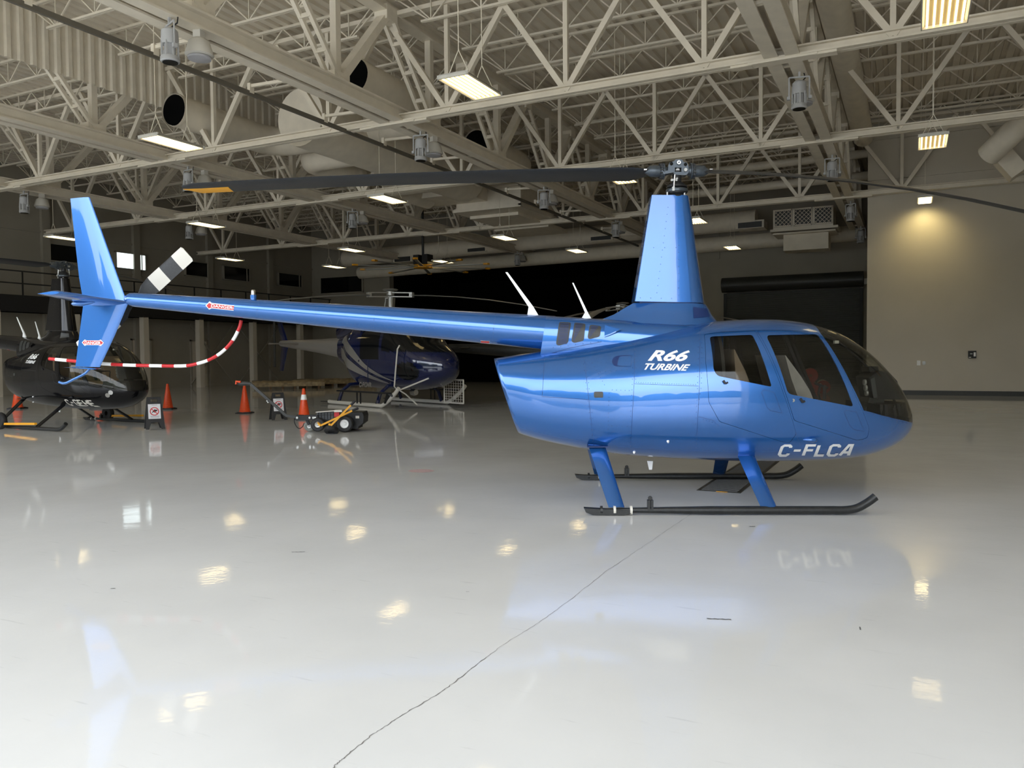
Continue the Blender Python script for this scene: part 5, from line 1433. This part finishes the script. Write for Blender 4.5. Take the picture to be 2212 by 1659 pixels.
MB().loft([[Vector((x * w, y * d, z)) for x, y in ((-1, -1), (1, -1), (1, 1), (-1, 1))] for w, d, z in ((.22, .16, .08), (.27, .19, .4), (.29, .21, .42))]).build('tub', M['yellow'], o)
MB().box((.18, 0, .48), (.2, .34, .18)).build('wringer', M['yellow'], o)
for s in (-1, 1): MB().lathe([(.01, -.02), (.04, -.02), (.04, .02), (.01, .02)], (s * .18, -.12, .04), 'y', 12).build('caster', M['black'], o)
RLL = [(1690, 799, 'upper left', 28.6), (1702, 821, 'lower left', 28.6), (1729, 800, 'upper middle', 31), (1751, 801, 'upper right', 28.6), (1727, 821, 'lower middle', 31), (1757, 820, 'lower right of centre', 28.6), (1779, 821, 'lower far right', 31)]
mr = MB().lathe([(.05, 0), (.23, 0), (.23, 1.8), (.05, 1.8)], axis='y', n=22).mesh('roll_body', M['beigeroll'], 50); me_ = MB().lathe([(.045, -.02), (.24, -.02), (.245, .02), (.05, .02)], axis='y', n=22).mesh('red_end_cap', M['redroll'], 50)
for px_, py_, lb, yy in RLL:
    p = aty(px_, py_, yy); p.z = .245 if py_ > 810 else .73
    o = empty('wrapped_roll', 'beige roll with a red end cap seen through the cabin windows, ' + lb, 'roll', p, .12, group='red-ended rolls'); inst('roll_body', mr, o, (0, 0, 0)); inst('red_end_cap', me_, o, (0, 0, 0))
    MB().lathe([(.001, -.025), (.05, -.025), (.05, 0), (.001, 0)], axis='y', n=12).build('core', M['cardboard'], o)
g = atx(699, 792, XL + .5); o = empty('fire_extinguisher', 'dark red fire extinguisher hanging on the wall behind the navy tail', 'fire extinguisher', (XL + .15, g.y, 1.0))
MB().tube([(0, 0, 0), (0, 0, .04), (0, 0, .42), (0, 0, .47)], [.06, .075, .075, .03], 14).build('cylinder', M['red'], o, 50); MB().bar((0, 0, .47), (.02, -.12, .53), .03, .03).build('valve', M['black'], o)

# floor marks
b = MB(); pts = [(708, 1690), (722, 1655), (742, 1638), (800, 1590), (855, 1553), (960, 1490), (1020, 1443), (1090, 1390), (1168, 1342), (1245, 1285), (1310, 1233), (1390, 1180), (1500, 1105)]
P_ = [atz(x, y, .0015) for x, y in pts]; Q_ = []
for a, c in zip(P_[:-1], P_[1:]):
    for k in range(14): q = a.lerp(c, k / 14); Q_.append(q + Vector((random.uniform(-.004, .004), 0, 0)))
w_ = [random.uniform(.0008, .0026) * (1 if i < 90 else .6) for i in range(len(Q_))]
for i in range(len(Q_) - 1): b.add([Q_[i] - Vector((w_[i], 0, 0)), Q_[i] + Vector((w_[i], 0, 0)), Q_[i + 1] + Vector((w_[i + 1], 0, 0)), Q_[i + 1] - Vector((w_[i + 1], 0, 0))], [(0, 1, 2, 3)])
struct(b.build('trim_1', M['crack'], fixn=False))
def mark(name, p, L, wd, rz, m, lb):
    g = atz(*p, .002); b = MB(); n = 9
    b.add([(L * (i / n - .5), s * wd * (.5 + .3 * math.sin(i * 2.3 + s)), 0) for i in range(n + 1) for s in (-1, 1)], [(2 * i, 2 * i + 2, 2 * i + 3, 2 * i + 1) for i in range(n)])
    o = b.build(name, m, None, loc=(g.x, g.y, .002), fixn=False); o.rotation_euler = (0, 0, rz); tag(o, lb, 'floor mark', 'scuff marks on the floor')
mark('floor_mark', (644, 1192), .10, .008, YAW, M['scuff'], 'short dark scrape on the floor in the left foreground'); mark('floor_mark', (1553, 1337), .13, .012, YAW - .15, M['scuff'], 'dark tape-like scrape on the floor right of centre foreground')
mark('floor_mark', (1625, 1137), .05, .02, YAW, M['scuff'], 'small chipped spot on the floor just below the near skid'); mark('floor_mark', (1858, 1357), .05, .006, YAW + 1.2, M['scuff'], 'hairline star chip on the floor at right')
mark('floor_mark', (244, 1271), .03, .008, YAW, M['scuff'], 'tiny dark fleck on the floor at far left'); mark('floor_mark', (1010, 1278), .02, .006, YAW, M['scuff'], 'tiny dark fleck on the floor near the centre')
g = atz(910, 1017, .0018); b = MB(); b.add([(math.cos(2 * PI * i / 28) * (.17 + .012 * math.sin(i * 2.7)), math.sin(2 * PI * i / 28) * (.15 + .012 * math.cos(i * 1.9)), 0) for i in range(28)], [tuple(range(28))])
tag(b.build('floor_mark', M['fadedred'], None, loc=g, fixn=False), 'faded red round paint spot on the floor left of the skids', 'floor mark', 'scuff marks on the floor')
# drain cover under the blue helicopter
o = empty('trench_cover', 'dark grated trench cover strip in the floor behind the near skid', 'drain cover', (-1.82, 8.5, 0))
MB().box2((-.23, 0, .0005), (.23, 4.4, .006)).build('frame', M['darkgrey'], o)
b = MB(); y = .05
while y < 4.3: b.box2((-.19, y, .006), (.19, y + .02, .010)); y += .06
b.build('grate_bars', M['scuff'], o); MB().box2((-.02, -.02, .006), (.10, .0, .009)).build('yellow_edge', M['yellow'], o)

# ================================================================== LIGHT
w = bpy.data.worlds.new('overcast_sky'); scene.world = w; w.use_nodes = True; nt = w.node_tree; n = nt.nodes; l = nt.links; bg = n['Background']
tc = n.new('ShaderNodeTexCoord'); no = n.new('ShaderNodeTexNoise'); no.inputs['Scale'].default_value = 2.2; no.inputs['Detail'].default_value = 5
l.new(tc.outputs['Generated'], no.inputs['Vector']); cr = n.new('ShaderNodeValToRGB')
cr.color_ramp.elements[0].position = .35; cr.color_ramp.elements[0].color = (.70, .77, .88, 1); cr.color_ramp.elements[1].position = .65; cr.color_ramp.elements[1].color = (.95, .98, 1, 1)
l.new(no.outputs['Fac'], cr.inputs['Fac']); l.new(cr.outputs['Color'], bg.inputs['Color']); bg.inputs['Strength'].default_value = 2.9
vs = scene.view_settings; scene.display_settings.display_device = 'sRGB'; vs.view_transform = 'Standard'; vs.look = 'None'; vs.gamma = 1.0; vs.use_curve_mapping = False; vs.exposure = 1.12
